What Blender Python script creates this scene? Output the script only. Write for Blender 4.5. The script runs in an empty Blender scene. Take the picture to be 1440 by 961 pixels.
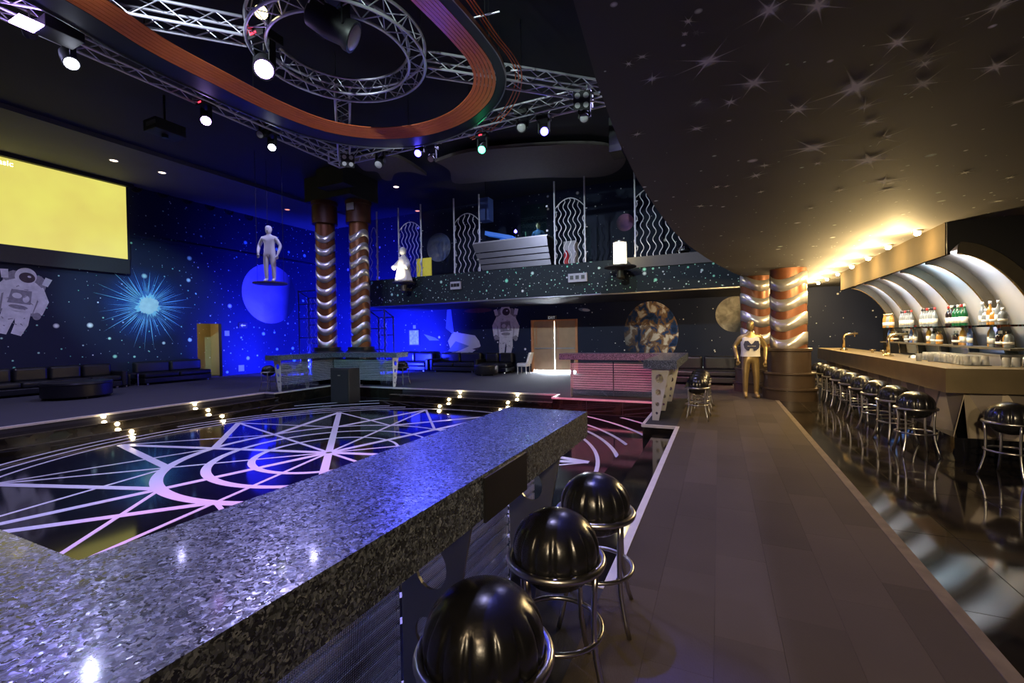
import bpy, bmesh, math, random
from mathutils import Vector, Matrix
random.seed(7)
R = math.radians
PI = math.pi
S = bpy.context.scene
C = S.collection

# ------------------------------------------------------------------ camera
F = 627.0; EYE = 1.55
AX = ((0.906945, 0.00974247, -0.42113639),
      (0.42090352, 0.01952645, 0.90689522),
      (-0.0170587, 0.99976187, -0.01360878))      # rows: world X, Y, Z seen as (right, up, forward)
cam = bpy.data.objects.new('camera', bpy.data.cameras.new('camera'))
C.objects.link(cam)
cam.data.sensor_fit = 'HORIZONTAL'; cam.data.sensor_width = 36.0
cam.data.lens = F / 1440 * 36
cam.data.clip_start = 0.02; cam.data.clip_end = 200
mw = Matrix.Identity(4)
for i in range(3):
    mw[i][0] = AX[i][0]; mw[i][1] = AX[i][1]; mw[i][2] = -AX[i][2]
mw[2][3] = EYE
cam.matrix_world = mw
S.camera = cam

def ray(px, py):
    c = (px - 720, 480.5 - py, F)
    return Vector([sum(AX[i][k] * c[k] for k in range(3)) for i in range(3)])
def at(px, py, x=None, y=None, z=None):
    """point where the sight line of a photo pixel meets a wall, floor or ceiling plane"""
    d = ray(px, py)
    t = x / d.x if x is not None else y / d.y if y is not None else (z - EYE) / d.z
    return Vector((0, 0, EYE)) + d * t

# ------------------------------------------------------------------ world, exposure, large lights
w = bpy.data.worlds.new('world'); S.world = w
w.use_nodes = True
w.node_tree.nodes['Background'].inputs[0].default_value = (0.01, 0.012, 0.02, 1)
w.node_tree.nodes['Background'].inputs[1].default_value = 1.0
S.view_settings.view_transform = 'Standard'
S.view_settings.look = 'None'
S.view_settings.exposure = 0.22
S.view_settings.gamma = 1.0
S.view_settings.use_curve_mapping = False
S.cycles.use_denoising = True
S.cycles.max_bounces = 8
S.cycles.transparent_max_bounces = 40
S.cycles.sample_clamp_indirect = 4.0
S.cycles.caustics_reflective = False
S.cycles.caustics_refractive = False

def light(name, kind, loc, energy, color, target=None, size=0.2, size_y=None, spot=None, blend=0.5, parent=None):
    L = bpy.data.lights.new(name, kind)
    L.energy = energy; L.color = color
    if kind == 'AREA':
        L.size = size
        if size_y: L.shape = 'RECTANGLE'; L.size_y = size_y
    else:
        L.shadow_soft_size = size
    if spot: L.spot_size = R(spot); L.spot_blend = blend
    o = bpy.data.objects.new(name, L); C.objects.link(o)
    o.location = loc
    if target is not None:
        o.rotation_euler = (Vector(target) - Vector(loc)).to_track_quat('-Z', 'Y').to_euler()
    if parent:
        o.parent = parent; o.matrix_parent_inverse = Matrix.Translation(-WLOC.get(parent.name, Vector()))
    return o

# unseen fill lights added under the hall ceiling, wide and dim
for hx, hy in ((-15.0, 2.0), (-15.0, 8.0), (-11.6, 2.6), (-11.2, 9.6), (-6.0, 1.5), (-6.0, 10.6), (-2.0, 4.0), (-1.8, 10.4)):
    light('hall_fill', 'SPOT', (hx, hy, 7.2), 330, (0.52, 0.50, 1.0), (hx, hy, 0), 0.08, None, 150, 0.8)
# unseen fill spots added behind the camera to warm bar front, walk and counter
light('walk_fill', 'SPOT', (-0.2, -2.6, 2.75), 1000, (1.0, 0.76, 0.44), (2.45, 9.5, 0.6), 0.12, None, 32, 0.9)
light('walk_fill', 'SPOT', (1.0, -3.2, 2.75), 700, (1.0, 0.78, 0.50), (0.5, 5.5, 0.0), 0.12, None, 44, 0.9)
light('walk_fill', 'SPOT', (-0.1, -1.2, 2.75), 70, (1.0, 0.70, 0.40), (-0.7, 1.8, 0.6), 0.12, None, 80, 0.9)
# wash lamps on the floor behind the columns, turned on the two walls of the corner
light('blue_wash', 'SPOT', (-15.6, 13.6, 0.35), 9000, (0.012, 0.02, 1.0), (-19.5, 15.2, 1.6), 0.2, None, 125, 0.9)
light('blue_wash', 'SPOT', (-13.2, 14.4, 0.35), 10000, (0.012, 0.02, 1.0), (-14.2, 17.3, 1.3), 0.2, None, 130, 0.9)
light('blue_wash', 'POINT', (-13.9, 13.0, 0.9), 130, (0.012, 0.02, 1.0), size=0.2)

# ------------------------------------------------------------------ materials
MATS = {}
def nt(name):
    m = bpy.data.materials.new(name); m.use_nodes = True
    t = m.node_tree; b = t.nodes['Principled BSDF']
    MATS[name] = m
    return m, t, b, t.nodes.new, t.links.new
def col4(c): return (c[0], c[1], c[2], 1.0)
def mat(name, col, rough=0.5, metal=0.0, var=0.12, scale=8.0, bump=0.0, bscale=None, emit=None, estr=0.0, spec=0.5, coat=0.0, trans=0.0):
    """principled surface whose colour and roughness drift with a noise"""
    m, t, b, N, L = nt(name)
    tc = N('ShaderNodeTexCoord')
    nz = N('ShaderNodeTexNoise'); nz.inputs['Scale'].default_value = scale; nz.inputs['Detail'].default_value = 4
    L(tc.outputs['Object'], nz.inputs['Vector'])
    mx = N('ShaderNodeMix'); mx.data_type = 'RGBA'
    mx.inputs['A'].default_value = col4([c * (1 - var) for c in col]); mx.inputs['B'].default_value = col4([min(1, c * (1 + var)) for c in col])
    L(nz.outputs['Fac'], mx.inputs['Factor']); L(mx.outputs['Result'], b.inputs['Base Color'])
    b.inputs['Roughness'].default_value = rough; b.inputs['Metallic'].default_value = metal
    b.inputs['Specular IOR Level'].default_value = spec
    b.inputs['Coat Weight'].default_value = coat; b.inputs['Coat Roughness'].default_value = 0.08
    if trans: b.inputs['Transmission Weight'].default_value = trans
    if bump:
        n2 = N('ShaderNodeTexNoise'); n2.inputs['Scale'].default_value = bscale or scale * 6; n2.inputs['Detail'].default_value = 3
        L(tc.outputs['Object'], n2.inputs['Vector'])
        bp = N('ShaderNodeBump'); bp.inputs['Strength'].default_value = bump; bp.inputs['Distance'].default_value = 0.01
        L(n2.outputs['Fac'], bp.inputs['Height']); L(bp.outputs['Normal'], b.inputs['Normal'])
    if emit:
        b.inputs['Emission Color'].default_value = col4(emit); b.inputs['Emission Strength'].default_value = estr
    return m

def math_node(t, op, a, b=None, c=None, clamp=False):
    n = t.nodes.new('ShaderNodeMath'); n.operation = op; n.use_clamp = clamp
    for i, v in enumerate((a, b, c)):
        if v is None: continue
        if isinstance(v, (int, float)): n.inputs[i].default_value = v
        else: t.links.new(v, n.inputs[i])
    return n.outputs[0]

def star_paint(name, base, axes, layers, rough=0.6, warm=None):
    """dark mural paint sprinkled with painted stars; axes picks the two world axes of the surface"""
    m, t, b, N, L = nt(name)
    g = N('ShaderNodeNewGeometry'); sp = N('ShaderNodeSeparateXYZ'); L(g.outputs['Position'], sp.inputs[0])
    cb = N('ShaderNodeCombineXYZ')
    L(sp.outputs[axes[0]], cb.inputs[0]); L(sp.outputs[axes[1]], cb.inputs[1])
    nz = N('ShaderNodeTexNoise'); nz.inputs['Scale'].default_value = 0.6; nz.inputs['Detail'].default_value = 5
    L(cb.outputs[0], nz.inputs['Vector'])
    cur = N('ShaderNodeMix'); cur.data_type = 'RGBA'
    cur.inputs['A'].default_value = col4([c * 0.75 for c in base]); cur.inputs['B'].default_value = col4([c * 1.25 for c in base])
    L(nz.outputs['Fac'], cur.inputs['Factor'])
    out = cur.outputs['Result']
    for k, (scale, rmin, rmax, power, c1, c2) in enumerate(layers):
        mp = N('ShaderNodeMapping'); mp.inputs['Location'].default_value = (3.7 * k + 1.3, 1.9 * k, 0)
        L(cb.outputs[0], mp.inputs['Vector'])
        v = N('ShaderNodeTexVoronoi'); v.voronoi_dimensions = '2D'; v.inputs['Scale'].default_value = scale
        L(mp.outputs[0], v.inputs['Vector'])
        sc = N('ShaderNodeSeparateColor'); L(v.outputs['Color'], sc.inputs[0])
        rad = math_node(t, 'MULTIPLY_ADD', math_node(t, 'POWER', sc.outputs[0], power), (rmax - rmin) * scale, rmin * scale)
        fac = math_node(t, 'SUBTRACT', 1.0, math_node(t, 'DIVIDE', v.outputs['Distance'], rad), clamp=True)
        fac = math_node(t, 'MULTIPLY', math_node(t, 'POWER', fac, 0.7), 1.3, clamp=True)
        # leave some cells without a star
        fac = math_node(t, 'MULTIPLY', fac, math_node(t, 'GREATER_THAN', sc.outputs[2], 0.35))
        sm = N('ShaderNodeMix'); sm.data_type = 'RGBA'
        sm.inputs['A'].default_value = col4(c1); sm.inputs['B'].default_value = col4(c2)
        L(sc.outputs[1], sm.inputs['Factor'])
        mx = N('ShaderNodeMix'); mx.data_type = 'RGBA'
        L(fac, mx.inputs['Factor']); L(out, mx.inputs['A']); L(sm.outputs['Result'], mx.inputs['B'])
        out = mx.outputs['Result']
    L(out, b.inputs['Base Color'])
    b.inputs['Roughness'].default_value = rough; b.inputs['Specular IOR Level'].default_value = 0.25
    return m

GREEN = (0.25, 0.95, 0.6); WHITE = (0.95, 0.95, 0.95); ICE = (0.6, 0.85, 1.0)
star_paint('mural_left', (0.012, 0.016, 0.045), (1, 2), [(3.6, 0.008, 0.035, 2.5, WHITE, GREEN), (1.25, 0.025, 0.10, 2, WHITE, GREEN)])
star_paint('mural_back', (0.012, 0.018, 0.05), (0, 2), [(2.6, 0.008, 0.03, 3, WHITE, ICE), (0.9, 0.02, 0.08, 2.5, WHITE, WHITE)])
star_paint('mural_right', (0.03, 0.03, 0.035), (1, 2), [(3, 0.008, 0.03, 3, WHITE, ICE)])
star_paint('mural_fascia', (0.014, 0.022, 0.028), (0, 2), [(7, 0.006, 0.03, 2, WHITE, GREEN), (3.0, 0.015, 0.075, 2, GREEN, WHITE)])
star_paint('mural_slab', (0.085, 0.08, 0.078), (0, 1), [(3.2, 0.004, 0.02, 2, WHITE, (0.7, 0.8, 0.7)), (1.5, 0.01, 0.05, 2, WHITE, (0.7, 0.9, 0.75))], rough=0.75)
star_paint('corridor_paint', (0.45, 0.36, 0.18), (1, 2), [(5, 0.006, 0.03, 2, WHITE, WHITE)])
mat('plain_dark', (0.012, 0.013, 0.018), 0.7, var=0.3, scale=1.5)
mat('soffit_paint', (0.10, 0.10, 0.10), 0.8, var=0.2, scale=0.8)
mat('gold_lit_carpet', (0.17, 0.13, 0.085), 0.95, var=0.4, scale=9, bump=0.3, bscale=90)  # carpet colour with the gold lamplight on its margin painted in
mat('ceiling_paint', (0.02, 0.021, 0.028), 0.8, var=0.3, scale=0.8)
mat('fascia_warm', (0.03, 0.022, 0.012), 0.9, var=0.35, scale=3, spec=0.05)
mat('parapet_grey', (0.13, 0.12, 0.11), 0.7, var=0.2, scale=2)
mat('black_metal', (0.012, 0.012, 0.014), 0.35, var=0.3, scale=20)
mat('black_plastic', (0.018, 0.018, 0.02), 0.5, var=0.3, scale=25)
mat('black_gloss', (0.008, 0.008, 0.010), 0.06, var=0.3, scale=5, coat=0.3)
mat('black_vinyl', (0.010, 0.010, 0.012), 0.26, var=0.3, scale=12, bump=0.05, bscale=60, spec=0.75)
mat('sofa_leather', (0.014, 0.014, 0.017), 0.33, var=0.3, scale=6, bump=0.1, bscale=9)
mat('tube_steel', (0.55, 0.53, 0.52), 0.28, 1.0, var=0.1, scale=15)
mat('truss_alu', (0.70, 0.69, 0.76), 0.4, 0.6, var=0.1, scale=8)
mat('chrome', (0.84, 0.81, 0.77), 0.3, 0.78, var=0.05)
mat('copper', (0.23, 0.085, 0.035), 0.35, 0.35, var=0.25, scale=3)
mat('copper_dark', (0.10, 0.035, 0.018), 0.5, 0.1, var=0.25, scale=3)
mat('plate_steel', (0.42, 0.42, 0.42), 0.36, 1.0, var=0.15, scale=5)
mat('plate_light', (0.72, 0.70, 0.66), 0.42, 0.3, var=0.1, scale=5)
mat('bar_steel', (0.60, 0.47, 0.27), 0.28, 0.88, var=0.25, scale=4)
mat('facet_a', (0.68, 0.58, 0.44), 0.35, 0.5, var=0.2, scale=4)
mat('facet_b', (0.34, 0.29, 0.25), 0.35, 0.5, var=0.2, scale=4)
mat('booth_steel', (0.44, 0.43, 0.48), 0.3, 0.95, var=0.2, scale=2)
mat('brushed_panel', (0.62, 0.61, 0.63), 0.34, 0.9, var=0.12, scale=3)
mat('vault_white', (0.68, 0.68, 0.70), 0.42, 0.5, var=0.12, scale=1.5)
mat('rib_dark', (0.10, 0.085, 0.06), 0.45, 0.4, var=0.2)
mat('brass', (0.80, 0.62, 0.32), 0.2, 1.0, var=0.1)
mat('orange_track', (0.85, 0.20, 0.05), 0.42, var=0.1, scale=6)
mat('navy_band', (0.010, 0.012, 0.022), 0.45, var=0.3)
mat('drum_brown', (0.075, 0.05, 0.032), 0.4, 0.2, var=0.25, scale=5)
mat('drum_rim', (0.30, 0.18, 0.10), 0.35, 0.3, var=0.2)
mat('door_wood', (0.45, 0.30, 0.18), 0.42, var=0.2, scale=4)
mat('door_frame', (0.60, 0.27, 0.11), 0.45, var=0.2, scale=4)
mat('white_paint', (0.80, 0.80, 0.80), 0.45, var=0.05)
mat('inlay', (0.80, 0.77, 0.84), 0.28, var=0.06, scale=3)
mat('nosing', (0.80, 0.74, 0.70), 0.4, 0.2, var=0.15)
mat('white_cloth', (0.82, 0.80, 0.78), 0.8, var=0.06, bump=0.15, bscale=30)
mat('gold_body', (0.50, 0.36, 0.16), 0.35, 0.75, var=0.25, scale=9)
mat('emblem_navy', (0.02, 0.025, 0.09), 0.6)
mat('poster_print', (0.5, 0.55, 0.6), 0.3, var=0.9, scale=9)
mat('sign_white', (0.7, 0.7, 0.7), 0.5, emit=(0.8, 0.9, 1.0), estr=0.25)
mat('plate_grey', (0.45, 0.45, 0.5), 0.5)
mat('suit_white', (0.72, 0.70, 0.74), 0.7, var=0.35, scale=7)
mat('suit_grey', (0.28, 0.26, 0.30), 0.7, var=0.5, scale=12)
mat('visor', (0.05, 0.03, 0.045), 0.5, var=0.5, scale=6)
mat('shuttle_white', (0.62, 0.60, 0.66), 0.6, var=0.12, scale=2)
mat('shuttle_blue', (0.16, 0.22, 0.36), 0.6, var=0.2, scale=2)
mat('burst_ray', (0.30, 0.75, 1.0), 0.6, var=0.2)
mat('burst_core', (0.55, 0.95, 1.0), 0.6, var=0.3, scale=6)
mat('skin', (0.45, 0.26, 0.19), 0.5, var=0.1)
mat('hair_black', (0.012, 0.010, 0.010), 0.5)
mat('shirt_blue', (0.06, 0.10, 0.30), 0.8)
mat('led_red', (0.8, 0.02, 0.03), emit=(1, 0.02, 0.04), estr=6)
mat('lens_white', (0.9, 0.9, 1), emit=(0.8, 0.85, 1.0), estr=14)
mat('lens_violet', (0.7, 0.6, 1), emit=(0.55, 0.35, 1.0), estr=16)
mat('lens_blue', (0.2, 0.2, 1), emit=(0.08, 0.06, 1.0), estr=22)
mat('lens_green', (0.2, 1, 0.5), emit=(0.05, 1.0, 0.35), estr=12)
mat('lens_yellow', (1, 0.9, 0.4), emit=(1.0, 0.85, 0.35), estr=10)
mat('lens_off', (0.6, 0.6, 0.6), 0.15, var=0.1)
mat('lamp_warm', (1, 0.8, 0.5), emit=(1.0, 0.72, 0.34), estr=60)
mat('step_lamp', (1, 0.85, 0.5), emit=(1.0, 0.78, 0.42), estr=45)
mat('downlight_on', (1, 0.8, 0.6), emit=(1.0, 0.75, 0.55), estr=3)
mat('downlight_orange', (1, 0.5, 0.3), emit=(1.0, 0.35, 0.15), estr=1.2)
mat('pillar_glow', (1, 0.9, 0.7), emit=(1.0, 0.86, 0.55), estr=5)  # emission in place of the light on a bright statue
mat('robe_white', (0.85, 0.83, 0.78), 0.7, var=0.06)
mat('led_strip_blue', (0.2, 0.4, 1), emit=(0.10, 0.28, 0.9), estr=1.2)
mat('bottle_green', (0.01, 0.09, 0.03), 0.08, coat=0.5)
mat('bottle_dark', (0.02, 0.012, 0.012), 0.08, coat=0.5)
mat('bottle_clear', (0.20, 0.22, 0.23), 0.06, var=0.05, coat=0.5)
mat('bottle_amber', (0.42, 0.20, 0.04), 0.08, coat=0.5)
mat('bottle_blue', (0.10, 0.16, 0.40), 0.08, coat=0.5)
mat('label_cream', (0.80, 0.76, 0.66), 0.6)
mat('cap_red', (0.6, 0.03, 0.02), 0.4)
mat('cap_black', (0.015, 0.015, 0.015), 0.4)
mat('console_blue', (0.10, 0.22, 0.55), 0.4, emit=(0.02, 0.12, 0.6), estr=0.5)
mat('extinguisher_red', (0.55, 0.02, 0.03), 0.3)
mat('cloud_taupe', (0.13, 0.11, 0.105), 0.8, var=0.15)
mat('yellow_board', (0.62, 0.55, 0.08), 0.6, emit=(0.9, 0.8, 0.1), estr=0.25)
mat('frame_trim', (0.06, 0.05, 0.04), 0.4)
mat('red_streak', (0.10, 0.03, 0.06), 0.7, var=0.3)

def granite():
    m, t, b, N, L = nt('granite')
    tc = N('ShaderNodeTexCoord')
    nz = N('ShaderNodeTexNoise'); nz.inputs['Scale'].default_value = 60
    L(tc.outputs['Object'], nz.inputs['Vector'])
    mp = N('ShaderNodeMix'); mp.data_type = 'VECTOR'; mp.inputs['Factor'].default_value = 0.03
    L(tc.outputs['Object'], mp.inputs['A']); L(nz.outputs['Color'], mp.inputs['B'])
    v = N('ShaderNodeTexVoronoi'); v.inputs['Scale'].default_value = 150; L(mp.outputs['Result'], v.inputs['Vector'])
    sc = N('ShaderNodeSeparateColor'); L(v.outputs['Color'], sc.inputs[0])
    cr = N('ShaderNodeValToRGB'); L(sc.outputs[0], cr.inputs[0])
    e = cr.color_ramp.elements
    e[0].position = 0.0; e[0].color = (0.02, 0.024, 0.03, 1)
    e[1].position = 1.0; e[1].color = (0.42, 0.47, 0.55, 1)
    for p, c in ((0.35, (0.04, 0.05, 0.065, 1)), (0.7, (0.15, 0.18, 0.23, 1)), (0.93, (0.25, 0.29, 0.36, 1))):
        x = e.new(p); x.color = c
    L(cr.outputs[0], b.inputs['Base Color'])
    # mica: each flake mirrors at its own tilt
    L(math_node(t, 'MULTIPLY', math_node(t, 'GREATER_THAN', sc.outputs[1], 0.6), 0.4), b.inputs['Metallic'])
    L(math_node(t, 'MULTIPLY_ADD', sc.outputs[2], 0.25, 0.15), b.inputs['Roughness'])
    b.inputs['Coat Weight'].default_value = 0.35; b.inputs['Coat Roughness'].default_value = 0.08
    n2 = N('ShaderNodeVectorMath'); n2.operation = 'SUBTRACT'; L(v.outputs['Color'], n2.inputs[0]); n2.inputs[1].default_value = (0.5, 0.5, 0.5)
    n3 = N('ShaderNodeVectorMath'); n3.operation = 'SCALE'; L(n2.outputs[0], n3.inputs[0]); n3.inputs['Scale'].default_value = 0.10
    g = N('ShaderNodeNewGeometry')
    n4 = N('ShaderNodeVectorMath'); n4.operation = 'ADD'; L(g.outputs['Normal'], n4.inputs[0]); L(n3.outputs[0], n4.inputs[1])
    n5 = N('ShaderNodeVectorMath'); n5.operation = 'NORMALIZE'; L(n4.outputs[0], n5.inputs[0])
    L(n5.outputs[0], b.inputs['Normal'])
granite()

def carpet(name, a, c, scale):
    m, t, b, N, L = nt(name)
    g = N('ShaderNodeNewGeometry')
    nz = N('ShaderNodeTexNoise'); nz.inputs['Scale'].default_value = 1.4; nz.inputs['Detail'].default_value = 6
    L(g.outputs['Position'], nz.inputs['Vector'])
    oi = N('ShaderNodeObjectInfo')
    mx = N('ShaderNodeMix'); mx.data_type = 'RGBA'; mx.inputs['A'].default_value = col4(a); mx.inputs['B'].default_value = col4(c)
    f = math_node(t, 'ADD', math_node(t, 'MULTIPLY', nz.outputs['Fac'], 0.5), math_node(t, 'MULTIPLY', oi.outputs['Random'], 0.5), clamp=True)
    L(f, mx.inputs['Factor']); L(mx.outputs['Result'], b.inputs['Base Color'])
    b.inputs['Roughness'].default_value = 0.95; b.inputs['Specular IOR Level'].default_value = 0.15
    n2 = N('ShaderNodeTexNoise'); n2.inputs['Scale'].default_value = scale; n2.inputs['Detail'].default_value = 2
    mp = N('ShaderNodeMapping'); mp.inputs['Scale'].default_value = (1, 0.25, 1); L(g.outputs['Position'], mp.inputs['Vector']); L(mp.outputs[0], n2.inputs['Vector'])
    bp = N('ShaderNodeBump'); bp.inputs['Strength'].default_value = 0.35; bp.inputs['Distance'].default_value = 0.006
    L(n2.outputs['Fac'], bp.inputs['Height']); L(bp.outputs['Normal'], b.inputs['Normal'])
carpet('carpet_brown', (0.062, 0.049, 0.037), (0.115, 0.092, 0.070), 160)
carpet('carpet_hall', (0.05, 0.05, 0.06), (0.075, 0.073, 0.085), 120)

def tile_mat(name, base, vein):
    m, t, b, N, L = nt(name)
    g = N('ShaderNodeNewGeometry')
    nz = N('ShaderNodeTexNoise'); nz.inputs['Scale'].default_value = 2.3; nz.inputs['Detail'].default_value = 8; nz.inputs['Distortion'].default_value = 1.2
    L(g.outputs['Position'], nz.inputs['Vector'])
    cr = N('ShaderNodeValToRGB'); L(nz.outputs['Fac'], cr.inputs[0])
    cr.color_ramp.elements[0].position = 0.35; cr.color_ramp.elements[0].color = col4(base)
    cr.color_ramp.elements[1].position = 0.75; cr.color_ramp.elements[1].color = col4(vein)
    L(cr.outputs[0], b.inputs['Base Color'])
    b.inputs['Roughness'].default_value = 0.07; b.inputs['Specular IOR Level'].default_value = 0.6
tile_mat('tile_black', (0.008, 0.007, 0.006), (0.035, 0.028, 0.018))
tile_mat('dance_black', (0.004, 0.004, 0.005), (0.010, 0.010, 0.012))
mat('grout', (0.16, 0.13, 0.09), 0.7)
mat('sub_floor', (0.02, 0.02, 0.02), 0.8)

def fritted_glass():
    m, t, b, N, L = nt('fritted_glass')
    g = N('ShaderNodeNewGeometry'); sp = N('ShaderNodeSeparateXYZ'); L(g.outputs['Position'], sp.inputs[0])
    u = math_node(t, 'ADD', sp.outputs[0], sp.outputs[1]); z = sp.outputs[2]
    def dotaxis(v, pitch): return math_node(t, 'ABSOLUTE', math_node(t, 'SUBTRACT', math_node(t, 'FRACT', math_node(t, 'DIVIDE', v, pitch)), 0.5))
    du = dotaxis(u, 0.008); dz = dotaxis(z, 0.008)
    d = math_node(t, 'MAXIMUM', du, dz)
    dot = math_node(t, 'LESS_THAN', d, 0.31)
    band = math_node(t, 'GREATER_THAN', math_node(t, 'FRACT', math_node(t, 'DIVIDE', z, 0.056)), 0.26)
    low = math_node(t, 'GREATER_THAN', z, 0.2)
    fac = math_node(t, 'MULTIPLY', math_node(t, 'MULTIPLY', dot, band), low)
    tr = N('ShaderNodeBsdfTransparent'); tr.inputs[0].default_value = (0.86, 0.93, 0.92, 1)
    gl = N('ShaderNodeBsdfGlossy'); gl.inputs['Roughness'].default_value = 0.02
    fr = N('ShaderNodeFresnel'); fr.inputs[0].default_value = 1.5
    ms = N('ShaderNodeMixShader'); L(fr.outputs[0], ms.inputs[0]); L(tr.outputs[0], ms.inputs[1]); L(gl.outputs[0], ms.inputs[2])
    b.inputs['Base Color'].default_value = (0.85, 0.84, 0.86, 1); b.inputs['Roughness'].default_value = 0.3
    tl = N('ShaderNodeBsdfTranslucent'); tl.inputs[0].default_value = (0.9, 0.88, 0.9, 1)
    fm = N('ShaderNodeMixShader'); fm.inputs[0].default_value = 0.28; L(b.outputs[0], fm.inputs[1]); L(tl.outputs[0], fm.inputs[2])
    m2 = N('ShaderNodeMixShader'); L(fac, m2.inputs[0]); L(ms.outputs[0], m2.inputs[1]); L(fm.outputs[0], m2.inputs[2])
    L(m2.outputs[0], t.nodes['Material Output'].inputs['Surface'])
fritted_glass()

def clear_glass(name, tint, refl=1.5, glint_white=0.0):
    m, t, b, N, L = nt(name)
    tr = N('ShaderNodeBsdfTransparent'); tr.inputs[0].default_value = col4(tint)
    gl = N('ShaderNodeBsdfGlossy'); gl.inputs['Roughness'].default_value = 0.03
    fr = N('ShaderNodeFresnel'); fr.inputs[0].default_value = refl
    ms = N('ShaderNodeMixShader'); L(fr.outputs[0], ms.inputs[0]); L(tr.outputs[0], ms.inputs[1]); L(gl.outputs[0], ms.inputs[2])
    hz = N('ShaderNodeMixShader'); hz.inputs[0].default_value = glint_white; b.inputs['Base Color'].default_value = (.9, .9, .9, 1)
    L(ms.outputs[0], hz.inputs[1]); L(b.outputs[0], hz.inputs[2])
    L(hz.outputs[0], t.nodes['Material Output'].inputs['Surface'])
clear_glass('glass_green', (0.72, 0.95, 0.84))
clear_glass('glass_clear', (0.97, 0.98, 0.98), 1.6, 0.30)  # white mixed in as painted sparkle of the tumblers

def soft_star():
    """painted star: bright heart, thin rays, edges melting into the paint below"""
    m, t, b, N, L = nt('painted_star')
    tc = N('ShaderNodeTexCoord'); sp = N('ShaderNodeSeparateXYZ'); L(tc.outputs['Object'], sp.inputs[0])
    x = math_node(t, 'ABSOLUTE', sp.outputs[0]); y = math_node(t, 'ABSOLUTE', sp.outputs[1])
    r = math_node(t, 'SQRT', math_node(t, 'ADD', math_node(t, 'MULTIPLY', x, x), math_node(t, 'MULTIPLY', y, y)))
    fade = math_node(t, 'SUBTRACT', 1.0, r, clamp=True)
    core = math_node(t, 'POWER', math_node(t, 'SUBTRACT', 1.0, math_node(t, 'MULTIPLY', r, 3.2), clamp=True), 1.2)
    halo = math_node(t, 'MULTIPLY', math_node(t, 'POWER', fade, 4), 0.25)
    def spike(a):
        ca, sa = math.cos(a), math.sin(a)
        p = math_node(t, 'ABSOLUTE', math_node(t, 'SUBTRACT', math_node(t, 'MULTIPLY', sp.outputs[0], sa), math_node(t, 'MULTIPLY', sp.outputs[1], ca)))
        wdt = math_node(t, 'MULTIPLY', fade, 0.05)
        s = math_node(t, 'SUBTRACT', 1.0, math_node(t, 'DIVIDE', p, math_node(t, 'ADD', wdt, 0.001)), clamp=True)
        return math_node(t, 'MULTIPLY', s, math_node(t, 'POWER', fade, 0.8))
    tot = math_node(t, 'ADD', core, halo)
    for a in (0.1, 1.67, 0.85): tot = math_node(t, 'ADD', tot, spike(a))
    tot = math_node(t, 'MULTIPLY', tot, 0.85, clamp=True)
    b.inputs['Base Color'].default_value = (0.80, 0.80, 0.72, 1); b.inputs['Roughness'].default_value = 0.8
    L(tot, b.inputs['Alpha'])
soft_star()

def disc_print(name, stops, lit=(0.5, 0.3), noise=2.2, rim=0.12, seed=0.0):
    """printed globe: a noise map through a ramp, the terminator printed with it"""
    m, t, b, N, L = nt(name)
    tc = N('ShaderNodeTexCoord'); sp = N('ShaderNodeSeparateXYZ'); L(tc.outputs['Object'], sp.inputs[0])
    nz = N('ShaderNodeTexNoise'); nz.inputs['Scale'].default_value = noise; nz.inputs['Detail'].default_value = 9; nz.inputs['Distortion'].default_value = 0.6
    mp = N('ShaderNodeMapping'); mp.inputs['Location'].default_value = (seed, seed * 1.7, 0); L(tc.outputs['Object'], mp.inputs['Vector']); L(mp.outputs[0], nz.inputs['Vector'])
    cr = N('ShaderNodeValToRGB'); L(nz.outputs['Fac'], cr.inputs[0])
    e = cr.color_ramp.elements
    e[0].position, e[0].color = stops[0][0], col4(stops[0][1]); e[1].position, e[1].color = stops[-1][0], col4(stops[-1][1])
    for p, c in stops[1:-1]: q = e.new(p); q.color = col4(c)
    sh = math_node(t, 'ADD', math_node(t, 'ADD', math_node(t, 'MULTIPLY', sp.outputs[0], lit[0]), math_node(t, 'MULTIPLY', sp.outputs[1], lit[1])), 0.55, clamp=True)
    sh = math_node(t, 'MULTIPLY', sh, 1.4, clamp=True)
    mx = N('ShaderNodeMix'); mx.data_type = 'RGBA'; mx.inputs['A'].default_value = (0.012, 0.016, 0.03, 1)
    L(sh, mx.inputs['Factor']); L(cr.outputs[0], mx.inputs['B']); L(mx.outputs['Result'], b.inputs['Base Color'])
    b.inputs['Roughness'].default_value = 0.6; b.inputs['Specular IOR Level'].default_value = 0.2
disc_print('earth_print', [(0.34, (0.012, 0.03, 0.10)), (0.45, (0.03, 0.08, 0.26)), (0.49, (0.22, 0.14, 0.10)), (0.55, (0.36, 0.25, 0.18)), (0.59, (0.75, 0.72, 0.70)), (0.7, (0.9, 0.9, 0.9))], (0.40, 0.15), 3.2, seed=3.1)
disc_print('moon_print', [(0.3, (0.14, 0.13, 0.12)), (0.55, (0.30, 0.28, 0.26)), (0.7, (0.45, 0.43, 0.40))], (-1.0, 0.5), 2.5)
disc_print('planet_print', [(0.3, (0.10, 0.16, 0.40)), (0.6, (0.30, 0.34, 0.48)), (0.75, (0.5, 0.5, 0.55))], (0.3, -0.3), 1.6, seed=5)
disc_print('violet_print', [(0.3, (0.22, 0.10, 0.30)), (0.7, (0.50, 0.22, 0.38))], (0.5, 0.1), 1.2, seed=2)
disc_print('crescent_print', [(0.3, (0.30, 0.22, 0.42)), (0.7, (0.48, 0.38, 0.55))], (-0.75, 0.1), 1.5, seed=8)

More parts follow.
